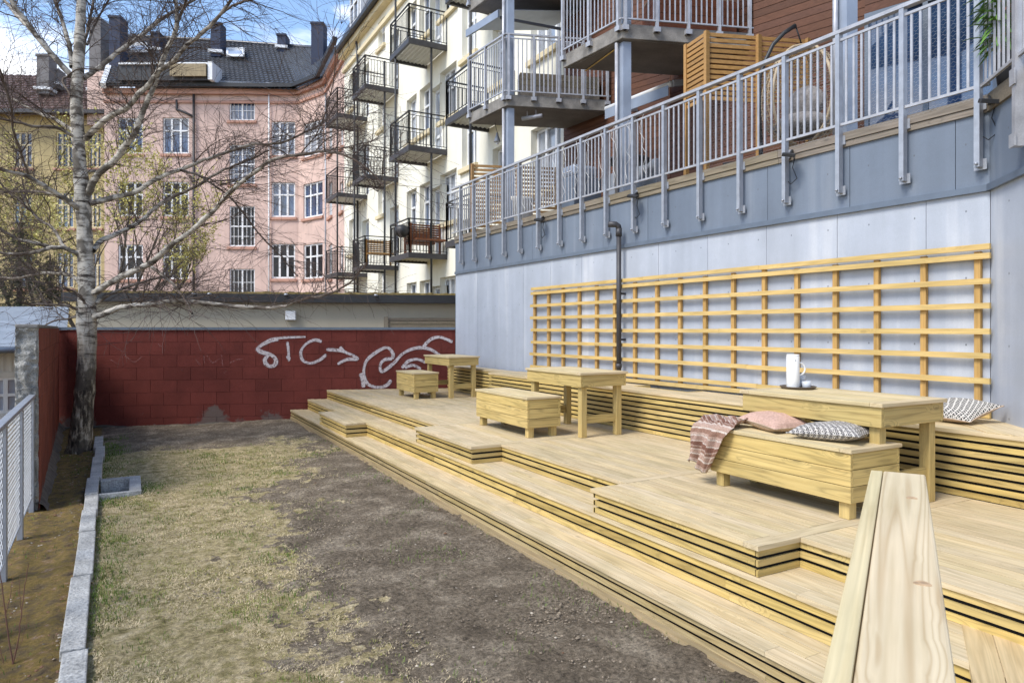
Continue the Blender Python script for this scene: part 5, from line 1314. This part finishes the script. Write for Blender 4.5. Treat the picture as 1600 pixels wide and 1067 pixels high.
mb = MB(); a, b_ = at(136,37.4), at(163,37.2); mb.slab(a, b_, 0, .6, 13, zat(112,37.3)); mb.build('fire_wall', M_pink, yh)
# ---- cream apartment house on the right
cr = thing('cream_apartment_house', 'cream apartment house with stacked black steel balconies and a dark roof', 'building', (8.4,20,0))
CX = 8.40; CA, CB = (CX, 30.6), (CX, 11.6)
def cy(px): return ray_line(px, CA, CB)[1]
FL = [4.12, 7.30, 10.47]
def cop(px, w_, z0, z1): y = cy(px); s = CA[1]-y; return (round(s-w_/2,3), round(s+w_/2,3), z0, z1)
wins = []; doors = []
for f in [0.94]+FL:
    for px, w_ in ((550,.9),(643,.95),(664,.95),(700,1.25),(785,1.1),(852,1.3)):
        wins.append(cop(px, w_, f+1.0, f+2.5))
    for px in (572, 618, 686, 762): 
        pass
for z in (3.05, 6.25, 9.55, 12.7): wins.append(cop(596, .8, z, z+1.05)); 
for z in (3.3, 6.5, 9.65, 12.6): wins.append(cop(733, .95, z, min(z+1.7, 13.9)))
for f in FL:
    for px in (571, 616, 681): doors.append(cop(px, .95, f+.03, f+2.2))
for px in (571, 616, 681): doors.append(cop(px, .95, 1.3, 3.2))
wall_open(cr, CA, CB, -.5, 14.2, wins+doors, M_cream, rec=.24)
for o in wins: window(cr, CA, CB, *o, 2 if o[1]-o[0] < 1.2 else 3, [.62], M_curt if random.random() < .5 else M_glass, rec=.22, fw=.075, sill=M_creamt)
for o in doors: window(cr, CA, CB, *o, 2, [.3], M_curt, rec=.22, fw=.09)
mb = MB(); mb.prism([(CX+.3,30.7), (CX+.3,11.6), (18,9.5), (19,31)], -.5, 14.1); mb.build('inner_body', M_cream, cr)
mb = MB(); mb.slab((CX,11.59), (CX+10,11.0-1.5), 0, .1, -.5, 14.2); mb.build('side_wall', M_cream, cr)
for (o0, z0, z1) in ((-.12, 13.35, 13.5), (-.28, 13.95, 14.2)):
    mb = MB(); mb.slab(CA, CB, o0, -.001, z0, z1); mb.build('cornice', M_creamt, cr)
mb = MB(); mb.slab(CA, CB, -.5, -.36, 14.16, 14.32); mb.slab(CA, CB, -.36, .3, 14.201, 14.3); mb.build('gutter', M_black, cr)
mb = MB(); mb.grid([[(CX-.4,30.7,14.3),(CX-.4,11.5,14.3)], [(CX+.9,30.7,17.2),(CX+.9,11.5,17.2)], [(CX+5,30.7,18.5),(CX+5,11.5,18.5)], [(CX+10,30.7,14.2),(CX+10,11.5,14.2)]]); mb.add([(CX-.4,30.7,14.3),(CX+.9,30.7,17.2),(CX+5,30.7,18.5),(CX+10,30.7,14.2)], [(0,1,2,3)]); mb.build('roof', M_tile, cr)
for yd in (27.6, 22.8, 18):
    mb = MB(); mb.box(CX-.15, CX+1.2, yd, yd+1.5, 14.35, 16.3); d_o = mb.build('dormer', M_white, cr)
    mb = MB(); mb.box(CX-.35, CX+1.3, yd-.15, yd+1.65, 16.301, 16.5); mb.build('dormer_roof', M_black, d_o)
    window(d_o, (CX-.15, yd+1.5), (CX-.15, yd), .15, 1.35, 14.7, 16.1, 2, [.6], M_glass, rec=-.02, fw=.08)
mb = MB(); x_, y_ = at(555, 26.8); mb.tube([(CX-.15,y_+1.8,13.9),(CX-.10,y_+1.8,13.2),(CX-.10,y_+1.8,.5)], .05, 8); mb.build('downpipe', M_black, cr)
# black steel balconies: (near corner y, far corner y)
def steel_balcony(y0, y1, z, xo=7.15, th=.16):
    mb = MB(); mb.box(xo, xo+.08, y0, y1, z-th, z); mb.box(xo+.081, CX+.02, y0, y0+.08, z-th, z); mb.box(xo+.081, CX+.02, y1-.08, y1, z-th, z)
    s = mb.build('steel_balcony', M_dkmet, cr)
    mb = MB(); n = 9
    for i in range(n):
        a = xo+.081+(CX-xo-.09)*i/n; b_ = xo+.081+(CX-xo-.09)*(i+1)/n; mb.add([(a,y0+.081,z-.06),((a+b_)/2,y0+.081,z-.10),(b_,y0+.081,z-.06),(a,y1-.081,z-.06),((a+b_)/2,y1-.081,z-.10),(b_,y1-.081,z-.06)], [(0,1,4,3),(1,2,5,4)])
    mb.build('soffit', M_soff, s)
    mb = MB(); zr = z+1.02; lines = [((CX,y1-.03),(xo+.03,y1-.03)), ((xo+.03,y1-.03),(xo+.03,y0+.03)), ((xo+.03,y0+.03),(CX,y0+.03))]
    for p_, q_ in lines:
        mb.slab(p_, q_, -.022, .022, zr-.03, zr); mb.slab(p_, q_, -.01, .01, zr-.13, zr-.115); mb.slab(p_, q_, -.01, .01, z+.06, z+.075)
        p_, q_ = Vector(p_), Vector(q_); L_ = (q_-p_).length; n = int(L_/.105)
        for i in range(1, n):
            c = p_+(q_-p_)*i/n; mb.box(c.x-.007, c.x+.007, c.y-.007, c.y+.007, z+.076, zr-.116)
        for c in (p_, q_): mb.box(c.x-.02, c.x+.02, c.y-.02, c.y+.02, z, zr-.001)
    mb.build('balcony_railing', M_black, s)
    return s
stacks = [(27.15,28.9),(23.45,25.0),(19.1,20.8),(14.9,16.4)]
for (y0, y1) in stacks:
    for z in FL+([13.65] if y0 < 21 else []): steel_balcony(y0, y1, z)
for (x, y, z1) in ((7.21,27.3,11.4),(7.21,24.9,11.4),(7.21,20.4,14.6),(7.9,19.16,11.4),(7.9,23.5,11.4),(7.21,15.0,14.6)):
    mb = MB(); mb.tube([(x,y,-.3),(x,y,z1)], .035, 8); mb.build('balcony_post', M_black, cr)
# things on these balconies
def slat_bench(label, p0, p1, z, mat):
    r_ = thing('wooden_bench', label, 'bench', (p0[0],p0[1],z)); mb = MB()
    for k in range(7): mb.slab(p0, p1, -.015, .015, z+.42+k*.07, z+.47+k*.07)
    mb.build('backrest', mat, r_); mb = MB(); mb.slab(p0, p1, -.5, -.02, z+.36, z+.41); mb.build('seat', mat, r_)
    for e in (p0, p1):
        mb = MB(); mb.box(e[0]-.03, e[0]+.03, e[1]-.03, e[1]+.03, z+.01, z+.92); mb.build('leg', mat, r_)
M_rb = wood('red brown bench', (0.20,0.075,0.035), 'x'); M_ob = wood('orange brown box', (0.36,0.20,0.07), 'x')
slat_bench('dark red slatted bench on the lowest nearer black balcony', (7.35,19.45), (8.3,19.45), 4.13, M_rb)
slat_bench('dark red slatted bench beside its twin, deeper on the same black balcony', (7.5,20.3), (8.3,20.3), 4.13, M_rb)
slat_bench('orange brown slatted bench on the lowest middle black balcony', (7.3,23.75), (8.2,23.75), 4.13, M_ob)
x, y = at(628, 20.2); z = zat(361, 20.2); kg = thing('kettle_grill', 'round black kettle grill hung on the black balcony rail', 'grill', (x,y,z)); mb = MB(); mb.lathe((x,y,z-.2), [(0,0),(.1,.02),(.19,.1),(.22,.2),(.2,.3),(.1,.37),(0,.39)], 20); mb.build('kettle', M_black, kg)
mb = MB(); mb.beam((x,y,z-.02),(7.2,y+.5,z+.05), .03, .03); mb.build('bracket', M_black, kg)
# ---- beige garage with mossy roof behind the red wall
gg = thing('garage', 'low beige garage with black fascia and mossy roof behind the red wall', 'garage', (0,17,0))
GA = Vector(at(118, 16.1)); GB = GA+BWd*10.3; GN = Vector((-BWd.y, BWd.x))
mb = MB(); mb.slab(tuple(GA), tuple(GB), 0, 6, -.4, 2.50); mb.build('wall', M_beige, gg)
mb = MB(); mb.slab(tuple(GA-BWd*.2), tuple(GB), -.25, 6.1, 2.501, 2.70); mb.build('fascia', M_black, gg)
mb = MB(); rows = []
for k in range(160):
    p_ = GA+BWd*(10.2*k/159); h = .03+.035*max(0, .3+fbm(k*.4, 0, .8, 4)); rows.append([(p_.x+BWd.y*.24,p_.y-BWd.x*.24,2.701),(p_.x+BWd.y*.22,p_.y-BWd.x*.22,2.70+h),(p_.x,p_.y,2.72+h),(p_.x+GN.x*6,p_.y+GN.y*6,2.73)])
mb.grid(rows); mb.build('moss_roof', M_moss, gg)
def gpt(px): x, y, D = ray_line(px, tuple(GA), tuple(GB)); return (x, y), D
(p_, D1), (q_, D2) = gpt(447), gpt(463); mb = MB(); mb.slab(p_, q_, -.14, -.001, zat(500,D1), zat(486,D1)); mb.build('vent_box', M_white, gg, bevel=.01)
(p_, D1), (q_, D2) = gpt(600), gpt(716); mb = MB()
for k in range(5): mb.slab(p_, q_, -.06, -.001, 1.72+k*.085, 1.72+k*.085+.07)
mb.slab(p_, (p_[0]+.1,p_[1]-.04), -.09, -.061, 1.7, 2.16); mb.build('plank_panel', W_beam, gg)
for px in (308, 332, 450, 588):
    (p_, D1) = gpt(px); mb = MB(); mb.lathe((p_[0]+BWd.y*.27, p_[1]-BWd.x*.27, 2.66), [(0,0),(.06,.01),(.04,.05),(0,.05)], 12); mb.build('rain_bracket', M_galv, gg)
# ---- white boarded shed on the far left
ws = thing('white_shed', 'white boarded outbuilding with a blue grey roof left of the broken wall', 'shed', (-4,15,0))
SA, SB = at(-260, 12.6), at(62, 14.9)
ops = [px_open(SA, SB, (-40,32,590,646)), px_open(SA, SB, (-140,-70,590,646))]
wall_open(ws, SA, SB, -1.6, 1.5, ops, M_whitewood, rec=.08)
for o in ops: window(ws, SA, SB, *o, 3, [.5], M_curt, rec=.06, fw=.06)
mb = MB(); d2 = (Vector(SB)-Vector(SA)).normalized(); n = 34
for k in range(n):
    a = Vector(SA)+d2*(k*.14); 
    mb.slab(tuple(a), tuple(a+d2*.03), -.02, -.001, .95, 1.48)
mb.slab(SA, SB, -.04, -.001, .83, .93); mb.build('board_battens', M_whitewood, ws)
n2_ = Vector((-d2.y, d2.x)); r0 = [P3(-260,541,12.9), P3(102,541,14.2)]; r1 = [P3(-260,479,17.2), P3(108,479,18.4)]
mb = MB(); mb.grid([r0, r1]); mb.add(r0+[(a[0],a[1],a[2]-.14) for a in r0], [(0,1,3,2)]); mb.grid([r1, [(a[0]+n2_.x*4,a[1]+n2_.y*4,1.5) for a in r1]]); mb.build('roof', M_blueroof, ws)
mb = MB(); mb.tube([(a[0],a[1]-.06,1.42) for a in r0], .06, 8); mb.build('gutter', M_flash, ws)
mb = MB(); mb.slab(SA, SB, .15, 7.5, -1.6, 1.48); mb.build('inner_body', M_whitewood, ws)
# ================================================================== TREES
random.seed(99)
def barkmat():
    m, nt, b = mat_base('birch bark', 0.8, 0, 0.2); lk = nt.links.new
    tc = nd(nt, 'ShaderNodeTexCoord'); at_ = nd(nt, 'ShaderNodeAttribute', attribute_name='rad')
    mp = nd(nt, 'ShaderNodeMapping', Scale=(3.5,3.5,16)); lk(tc.outputs['Object'], mp.inputs[0])
    n1 = nd(nt, 'ShaderNodeTexNoise', Scale=1.0, Detail=7, Roughness=.7); lk(mp.outputs[0], n1.inputs['Vector'])
    white = ramp(nt, n1.outputs['Fac'], [(.37, (0.04,0.034,0.030)), (.43, (0.20,0.175,0.15)), (.49, (0.50,0.46,0.39)), (.75, (0.64,0.60,0.54))])
    mp2 = nd(nt, 'ShaderNodeMapping', Scale=(14,14,4)); lk(tc.outputs['Object'], mp2.inputs[0])
    n2 = nd(nt, 'ShaderNodeTexNoise', Scale=1.0, Detail=8, Roughness=.7); lk(mp2.outputs[0], n2.inputs['Vector'])
    rough = ramp(nt, n2.outputs['Fac'], [(.38, (0.022,0.018,0.015)), (.48, (0.085,0.068,0.052)), (.55, (0.28,0.24,0.18)), (.63, (0.52,0.47,0.39))])
    sx = nd(nt, 'ShaderNodeSeparateXYZ'); lk(tc.outputs['Object'], sx.inputs[0])
    mm = nd(nt, 'ShaderNodeMath', operation='MULTIPLY_ADD'); mm.inputs[1].default_value = .9; lk(n1.outputs['Fac'], mm.inputs[0]); lk(sx.outputs[2], mm.inputs[2])
    f_ = ramp(nt, mm.outputs[0], [(0.2, (0,0,0)), (1.0, (1,1,1))]); nt.nodes[-1].color_ramp.elements[0].position = 0.0
    mr = nd(nt, 'ShaderNodeMapRange'); mr.inputs[1].default_value = 1.5; mr.inputs[2].default_value = 2.6; lk(mm.outputs[0], mr.inputs[0])
    c = mixc(nt, mr.outputs[0], rough, white)
    # random darker mottling
    n3 = nd(nt, 'ShaderNodeTexNoise', Scale=5.0, Detail=5); lk(tc.outputs['Object'], n3.inputs['Vector'])
    c = mixc(nt, ramp(nt, n3.outputs['Fac'], [(.50, (0,0,0)), (.58, (.85,)*3)]), c, (0.10,0.085,0.068))
    # thin wood is brown, thick is pale
    mr2 = nd(nt, 'ShaderNodeMapRange'); mr2.inputs[1].default_value = 0.014; mr2.inputs[2].default_value = 0.034; lk(at_.outputs['Fac'], mr2.inputs[0])
    c = mixc(nt, mr2.outputs[0], (0.10,0.072,0.055), c)
    lk(c, b.inputs['Base Color'])
    bp = nd(nt, 'ShaderNodeBump', Strength=.7, Distance=.02); lk(n2.outputs['Fac'], bp.inputs['Height']); lk(bp.outputs[0], b.inputs['Normal'])
    return m
M_bark = barkmat(); M_twig = plain('thin birch twig', (0.075,0.052,0.042), .8, 0, .3, 4)
D0 = 10.8
bt = thing('birch_tree', 'leafless white barked birch with spreading limbs in the far left corner', 'tree', (-.7,12.7,0))
class TB(MB):
    def __init__(s): super().__init__(); s.rad = []
    def limb(s, pts, rad, n):
        a = len(s.v); s.tube(pts, rad, n, cap=False); k = (len(s.v)-a)//len(pts)
        for r in rad: s.rad += [r]*k
def smooth_poly(P, sub=4, jit=0.0):
    out = []
    for i in range(len(P)-1):
        p0, p1, p2, p3 = P[max(i-1,0)], P[i], P[i+1], P[min(i+2,len(P)-1)]
        for k in range(sub):
            t = k/sub; q = [0.5*((2*p1[a])+(-p0[a]+p2[a])*t+(2*p0[a]-5*p1[a]+4*p2[a]-p3[a])*t*t+(-p0[a]+3*p1[a]-3*p2[a]+p3[a])*t**3) for a in range(len(p1))]
            if jit and (i or k): q = [q[0]+random.gauss(0,jit), q[1]+random.gauss(0,jit)]+q[2:]
            out.append(q)
    out.append(list(P[-1])); return out
trunkpx = [(119,722,24),(124,700,19),(128,660,16.5),(133,600,15),(136,540,14),(135,500,15.5),(136,470,13.5),(134,420,12.5),(131,340,11.5),(128,300,12),(124,250,10),(121,200,10),(119,150,9.5),(122,110,9),(124,60,8),(127,0,7),(129,-60,6),(130,-140,4),(126,-240,2.5)]
TBm = TB(); px2m = D0/F
trunkpx = [(a, b_, c*.92) for a, b_, c in trunkpx]
tp = smooth_poly([(a,b_,c) for a,b_,c in trunkpx], 5)
pts = []; rads = []
for i, (a, b_, c) in enumerate(tp):
    x, y = at(a, D0); pts.append(Vector((x, y, zat(b_, D0)-(.12 if i == 0 else 0)))); rads.append(c*px2m*(1+.04*sin(i*1.9)+.03*random.uniform(-1,1)))
TBm.limb(pts, rads, 16)
# limbs traced along the real boughs: (pixel path, r0, r1, depth drift)
limbs = [
 ([(145,496),(165,489),(190,480),(230,475),(290,470),(330,475),(400,481),(437,480),(475,467),(512,460),(545,443),(575,411)],5.5,1.2,-.8),
 ([(148,474),(170,460),(195,450),(237,437),(270,430)],4,1.4,.5),
 ([(146,458),(175,440),(212,422),(237,410),(262,387),(300,360),(337,325),(362,297),(400,268),(425,250),(475,240),(507,237),(540,243),(577,266),(600,292)],6,1.0,-1.6),
 ([(145,392),(160,375),(190,362),(220,345),(240,327),(265,310),(305,292),(350,265),(385,252),(420,235)],5,1.6,1.2),
 ([(140,318),(180,309),(212,300),(250,277),(282,265),(320,250),(337,244),(387,227),(437,224),(475,207),(507,190),(522,165),(545,140)],5,1.0,.9),
 ([(134,216),(155,195),(175,180),(197,170),(212,152),(232,132),(250,110),(270,98),(287,75),(312,55),(332,37),(350,15),(372,-15),(390,-60)],5.5,2,-1.0),
 ([(345,22),(362,10),(382,2),(410,-4),(450,-20)],2.4,1,-1.2),
 ([(138,302),(155,270),(180,250),(197,225),(212,205),(225,170),(240,137),(247,112),(262,75),(275,45),(276,15),(270,-30)],6,3,-.7),
 ([(276,40),(287,10),(300,-20)],3,1.5,-.7),
 ([(132,268),(160,265),(185,242),(205,215)],3,1.2,.6),
 ([(130,122),(155,105),(180,85),(212,62),(237,42),(265,22),(287,10),(310,-4),(345,-30)],4.5,2,.7),
 ([(128,110),(133,62),(140,30),(147,-5),(152,-60)],3,1.6,.4),
 ([(136,70),(150,35),(170,0),(185,-30)],2.4,1,.8),
 ([(112,120),(87,92),(62,62),(42,35),(25,12),(10,-10)],5,3,-.5),
 ([(52,50),(32,30),(15,10),(-5,-12)],4,2.5,.4),
 ([(112,105),(109,75),(102,50),(95,25),(85,-3),(78,-50)],4.2,2.4,.5),
 ([(116,205),(87,187),(67,180),(42,167),(20,155),(-5,145)],3.6,2,.8),
 ([(118,215),(87,200),(50,197),(20,190),(-10,183)],3,1.6,-.9),
 ([(126,328),(100,310),(75,295),(45,277),(22,270),(-10,262)],5,2.5,-1.2),
 ([(85,303),(62,300),(30,300),(-10,299)],2.8,1.6,.6),
 ([(124,397),(102,388),(92,372),(82,357),(60,342),(50,332),(32,315),(15,302),(0,285)],3.4,1.5,.9),
 ([(127,400),(107,390),(82,387),(50,395),(25,397),(-10,394)],4.2,2.4,-.6),
 ([(85,388),(57,380),(30,375),(12,365),(-10,350)],3.6,2,-.3),
 ([(128,446),(110,430),(75,427),(50,430),(25,435),(-10,433)],3.8,2,.7),
 ([(122,483),(100,477),(50,476),(32,472)],2.8,1.2,-.8),
 ([(122,494),(100,499),(82,502),(60,512)],2.2,1,.5),
 ([(134,478),(125,462),(107,452),(87,450),(67,458)],2.4,1,-.9),
 ([(45,277),(38,255),(30,232),(20,200),(17,170),(5,125),(-6,95)],2.2,1.4,-1.3),
 ([(235,416),(260,435),(277,452),(292,472),(300,490)],2.8,1.6,-1.0),
 ([(282,266),(312,275),(337,292),(355,304),(382,335),(410,372),(440,402),(465,432)],2.2,1,.9),
 ([(250,110),(238,88),(228,70),(205,52)],1.8,.8,-.4),
 ([(240,137),(238,100),(230,72)],2,.9,-.4),
 ([(470,240),(500,200),(520,130),(525,60)],1.2,.7,-1.2),
 ([(560,255),(590,300),(600,240)],1.1,.6,-1.4),
 ([(110,117),(98,125),(103,138),(110,150)],2.2,1.4,-.3)]
subs = []
def w3(px, py, dz): D = D0+dz; x, y = at(px, D); return Vector((x, y, zat(py, D)))
for (P, r0, r1, dd) in limbs:
    q = smooth_poly([(a, b_) for a, b_ in P], 4, .5); n = len(q); pts = []; rads = []
    for i, (a, b_) in enumerate(q):
        t = i/(n-1); pts.append(w3(a, b_, dd*t**0.8)); rads.append((r0+(r1-r0)*t**.8)*px2m*.93*random.uniform(.93,1.07))
    TBm.limb(pts, rads, 8 if r0 > 3 else 6)
    subs.append((pts, rads))
# secondary branches: rise outwards, then droop
tw = TB()
def twig(p, d, l, r, lev):
    n = max(4, int(l/.09)); pts = [p.copy()]; rads = [r]; dr = random.uniform(.25,.6) if lev else random.uniform(.05,.28)
    for i in range(n):
        d = (d+Vector((random.gauss(0,.13), random.gauss(0,.13), random.gauss(0,.12)))+Vector((0,0,-dr*l*.22))).normalized()
        p = p+d*(l/n); pts.append(p.copy()); rads.append(max(.0017, r*(1-.7*(i+1)/n)))
    (TBm if (lev == 0 and r > .0075) else tw).limb(pts, rads, 5 if lev == 0 and r > .0075 else 3)
    return pts, d
for pts, rads in subs:
    L_ = sum((pts[i+1]-pts[i]).length for i in range(len(pts)-1)); n = int(L_/.095)
    for k in range(n):
        i = random.randint(max(1, len(pts)//6), len(pts)-2); t = (pts[i+1]-pts[i-1]).normalized()
        a = random.uniform(0, 2*pi); s_ = Vector((cos(a)*.8, sin(a)*.8, random.uniform(-.1,1.0))).normalized()
        d = (t*random.uniform(.5,1.1)+s_).normalized(); l = random.uniform(.35,1.25); r = min(rads[i]*.55, random.uniform(.004,.010))
        q, _ = twig(pts[i], d, l, r, 0)
        for m_ in range(random.randint(5, 9)):
            j = random.randint(1, len(q)-1); a = random.uniform(0, 2*pi)
            d2_ = ((q[j]-q[j-1]).normalized()*.9+Vector((cos(a), sin(a), random.uniform(-.5,.6)))*.8).normalized()
            q2, _ = twig(q[j], d2_, random.uniform(.22,.75), random.uniform(.0026,.0046), 1)
            if random.random() < .65:
                j2 = random.randint(1, len(q2)-1); a = random.uniform(0, 2*pi)
                twig(q2[j2], ((q2[j2]-q2[j2-1]).normalized()+Vector((cos(a), sin(a), random.uniform(-.6,.3)))*.7).normalized(), random.uniform(.15,.5), .0024, 1)
# a few shoots straight off the trunk
for k in range(70):
    i = random.randint(20, len(tp)-20); c = Vector(at(tp[i][0], D0)); z = zat(tp[i][1], D0); a = random.uniform(0, 2*pi)
    twig(Vector((c.x, c.y, z)), Vector((cos(a), sin(a), random.uniform(-.1,.6))).normalized(), random.uniform(.4,1.1), .005, 0)
def fin(tb_, name, mat, root):
    o = tb_.build(name, mat, root); a = o.data.attributes.new('rad', 'FLOAT', 'POINT'); a.data.foreach_set('value', tb_.rad); return o
fin(TBm, 'trunk', M_bark, bt); fin(tw, 'crown', M_twig, bt)
# ---- pale budding tree behind (yellow catkins)
wt = thing('budding_tree', 'many stemmed tree with small yellow buds before the pink and yellow houses', 'tree', (-8.5,17.5,0))
st2 = TB(); bud = MB()
def wtp(px, py, D): x, y = at(px, D); return Vector((x, y, zat(py, D)))
def grow(p, d, l, r, lev):
    n = 7; pts = [p.copy()]; rads = [r]
    for i in range(n):
        d = (d+Vector((random.gauss(0,.10), random.gauss(0,.10), .05+random.gauss(0,.06)))).normalized(); p = p+d*(l/n); pts.append(p.copy()); rads.append(max(.002, r*(1-.75*(i+1)/n)))
    st2.limb(pts, rads, 5 if lev < 2 else 3)
    if lev < 3:
        for k in range((7, 6, 5)[lev]):
            j = random.randint(2, n); a = random.uniform(0, 2*pi)
            grow(pts[j], ((pts[j]-pts[j-1]).normalized()+Vector((cos(a), sin(a), .25))*random.uniform(.4,.85)).normalized(), l*random.uniform(.42,.62), rads[j]*.55, lev+1)
    if lev >= 2:
        for q in pts[2:]:
            for _ in range(2):
                if random.random() < .45:
                    c = q+Vector((random.gauss(0,.045), random.gauss(0,.045), random.gauss(0,.045))); s_ = random.uniform(.026,.058)
                    a = Vector((random.gauss(0,1), random.gauss(0,1), random.gauss(0,1))).normalized()*s_; b2_ = a.cross(Vector((random.gauss(0,1), random.gauss(0,1), random.gauss(0,1)))).normalized()*s_*.6
                    bud.add([c-a, c-b2_, c+a, c+b2_], [(0,1,2,3)])
for (px, D, l, lean) in ((150,21,3.6,(-.15,.1)), (170,20.5,3.9,(.05,0)), (188,21.5,3.8,(.2,.1)), (120,21.5,3.5,(-.3,0)), (215,21,3.2,(.38,0)), (95,21,3.0,(-.45,.1)), (60,22,3.4,(-.2,0)), (25,22,3.4,(-.1,0)), (245,21.5,2.6,(.3,0))):
    grow(wtp(px, 505, D)-Vector((0,0,.3)), Vector((lean[0], lean[1], 1)).normalized(), l*random.uniform(.95,1.1), .065, 0)
fin(st2, 'trunk', plain('grey brown bark', (0.10,0.08,0.06), .9, 0, .3), wt); bud.build('crown', plain('yellow green bud', (0.56,0.50,0.16), .7, 0, .25, 3), wt)
# ---- dark conifers at the left edge
def conifer(px, D, ztop, R_, label, seed):
    random.seed(seed); x, y = at(px, D); r_ = thing('conifer', label, 'tree', (x, y, -.3), 'dark conifers beyond the shed')
    mb = MB(); mb.tube([(x,y,-.3),(x,y,ztop)], [.14,.02], 8); mb.build('trunk', plain('conifer bark', (0.07,0.05,0.035), .9), r_)
    mb = MB()
    for k in range(int(330*R_)):
        t = random.random()**.75; z = ztop-.15-t*(ztop-.6); rad = R_*(.15+.85*t)*random.uniform(.75,1.1); a = random.uniform(0, 2*pi)
        n = 9; px_ = Vector((x, y, z+.12))
        for i in range(n):
            u = (i+1)/n; c = Vector((x+cos(a)*rad*u, y+sin(a)*rad*u, z+.12-.35*u*u*rad+.02*random.uniform(-1,1)))
            for _ in range(3):
                s_ = random.uniform(.05,.10); e = Vector((random.gauss(0,1), random.gauss(0,1), random.gauss(-.3,.6))).normalized()*s_; w_ = e.cross(Vector((random.gauss(0,1), random.gauss(0,1), 1))).normalized()*s_*.16
                o_ = c+Vector((random.gauss(0,.03),)*3); mb.add([o_-w_, o_+w_, o_+e], [(0,1,2)])
    mb.build('crown', plain('dark needles', (0.055,0.062,0.028), .8, 0, .5, 3), r_)
conifer(30, 19.5, 4.9, 1.5, 'broad dark conifer above the shed roof at the left edge', 3)
conifer(78, 20.5, 4.1, 1.1, 'smaller dark conifer between the broad conifer and the birch trunk', 4)
conifer(-45, 19.0, 5.3, 1.5, 'dark conifer cut by the left edge of the photo', 5)
# ---- small bare sapling bottom left
random.seed(13); sp_ = thing('sapling', 'thin bare reddish sapling on the mossy strip at the lower left', 'sapling', (-1.35,3.6,-.05))
mb = TB()
def spt(px, py, D=3.85): x, y = at(px, D); return Vector((x, y, zat(py, D)))
for P, r in (([(14,1075),(20,1040),(12,990),(4,930),(-2,880)],.0055), ([(19,1045),(28,1000),(34,950),(40,905),(44,880)],.004), ([(8,960),(16,930),(20,900)],.0025), ([(34,960),(30,925),(32,900)],.002), ([(22,1020),(34,1000),(44,960)],.002), ([(6,1075),(4,1030),(-4,1000)],.003)):
    q = smooth_poly(P, 4, .6); mb.limb([spt(a, b_) for a, b_ in q], [r*(1-.6*i/len(q)) for i in range(len(q))], 5)
fin(mb, 'stem', plain('reddish twig bark', (0.16,0.075,0.05), .7), sp_)
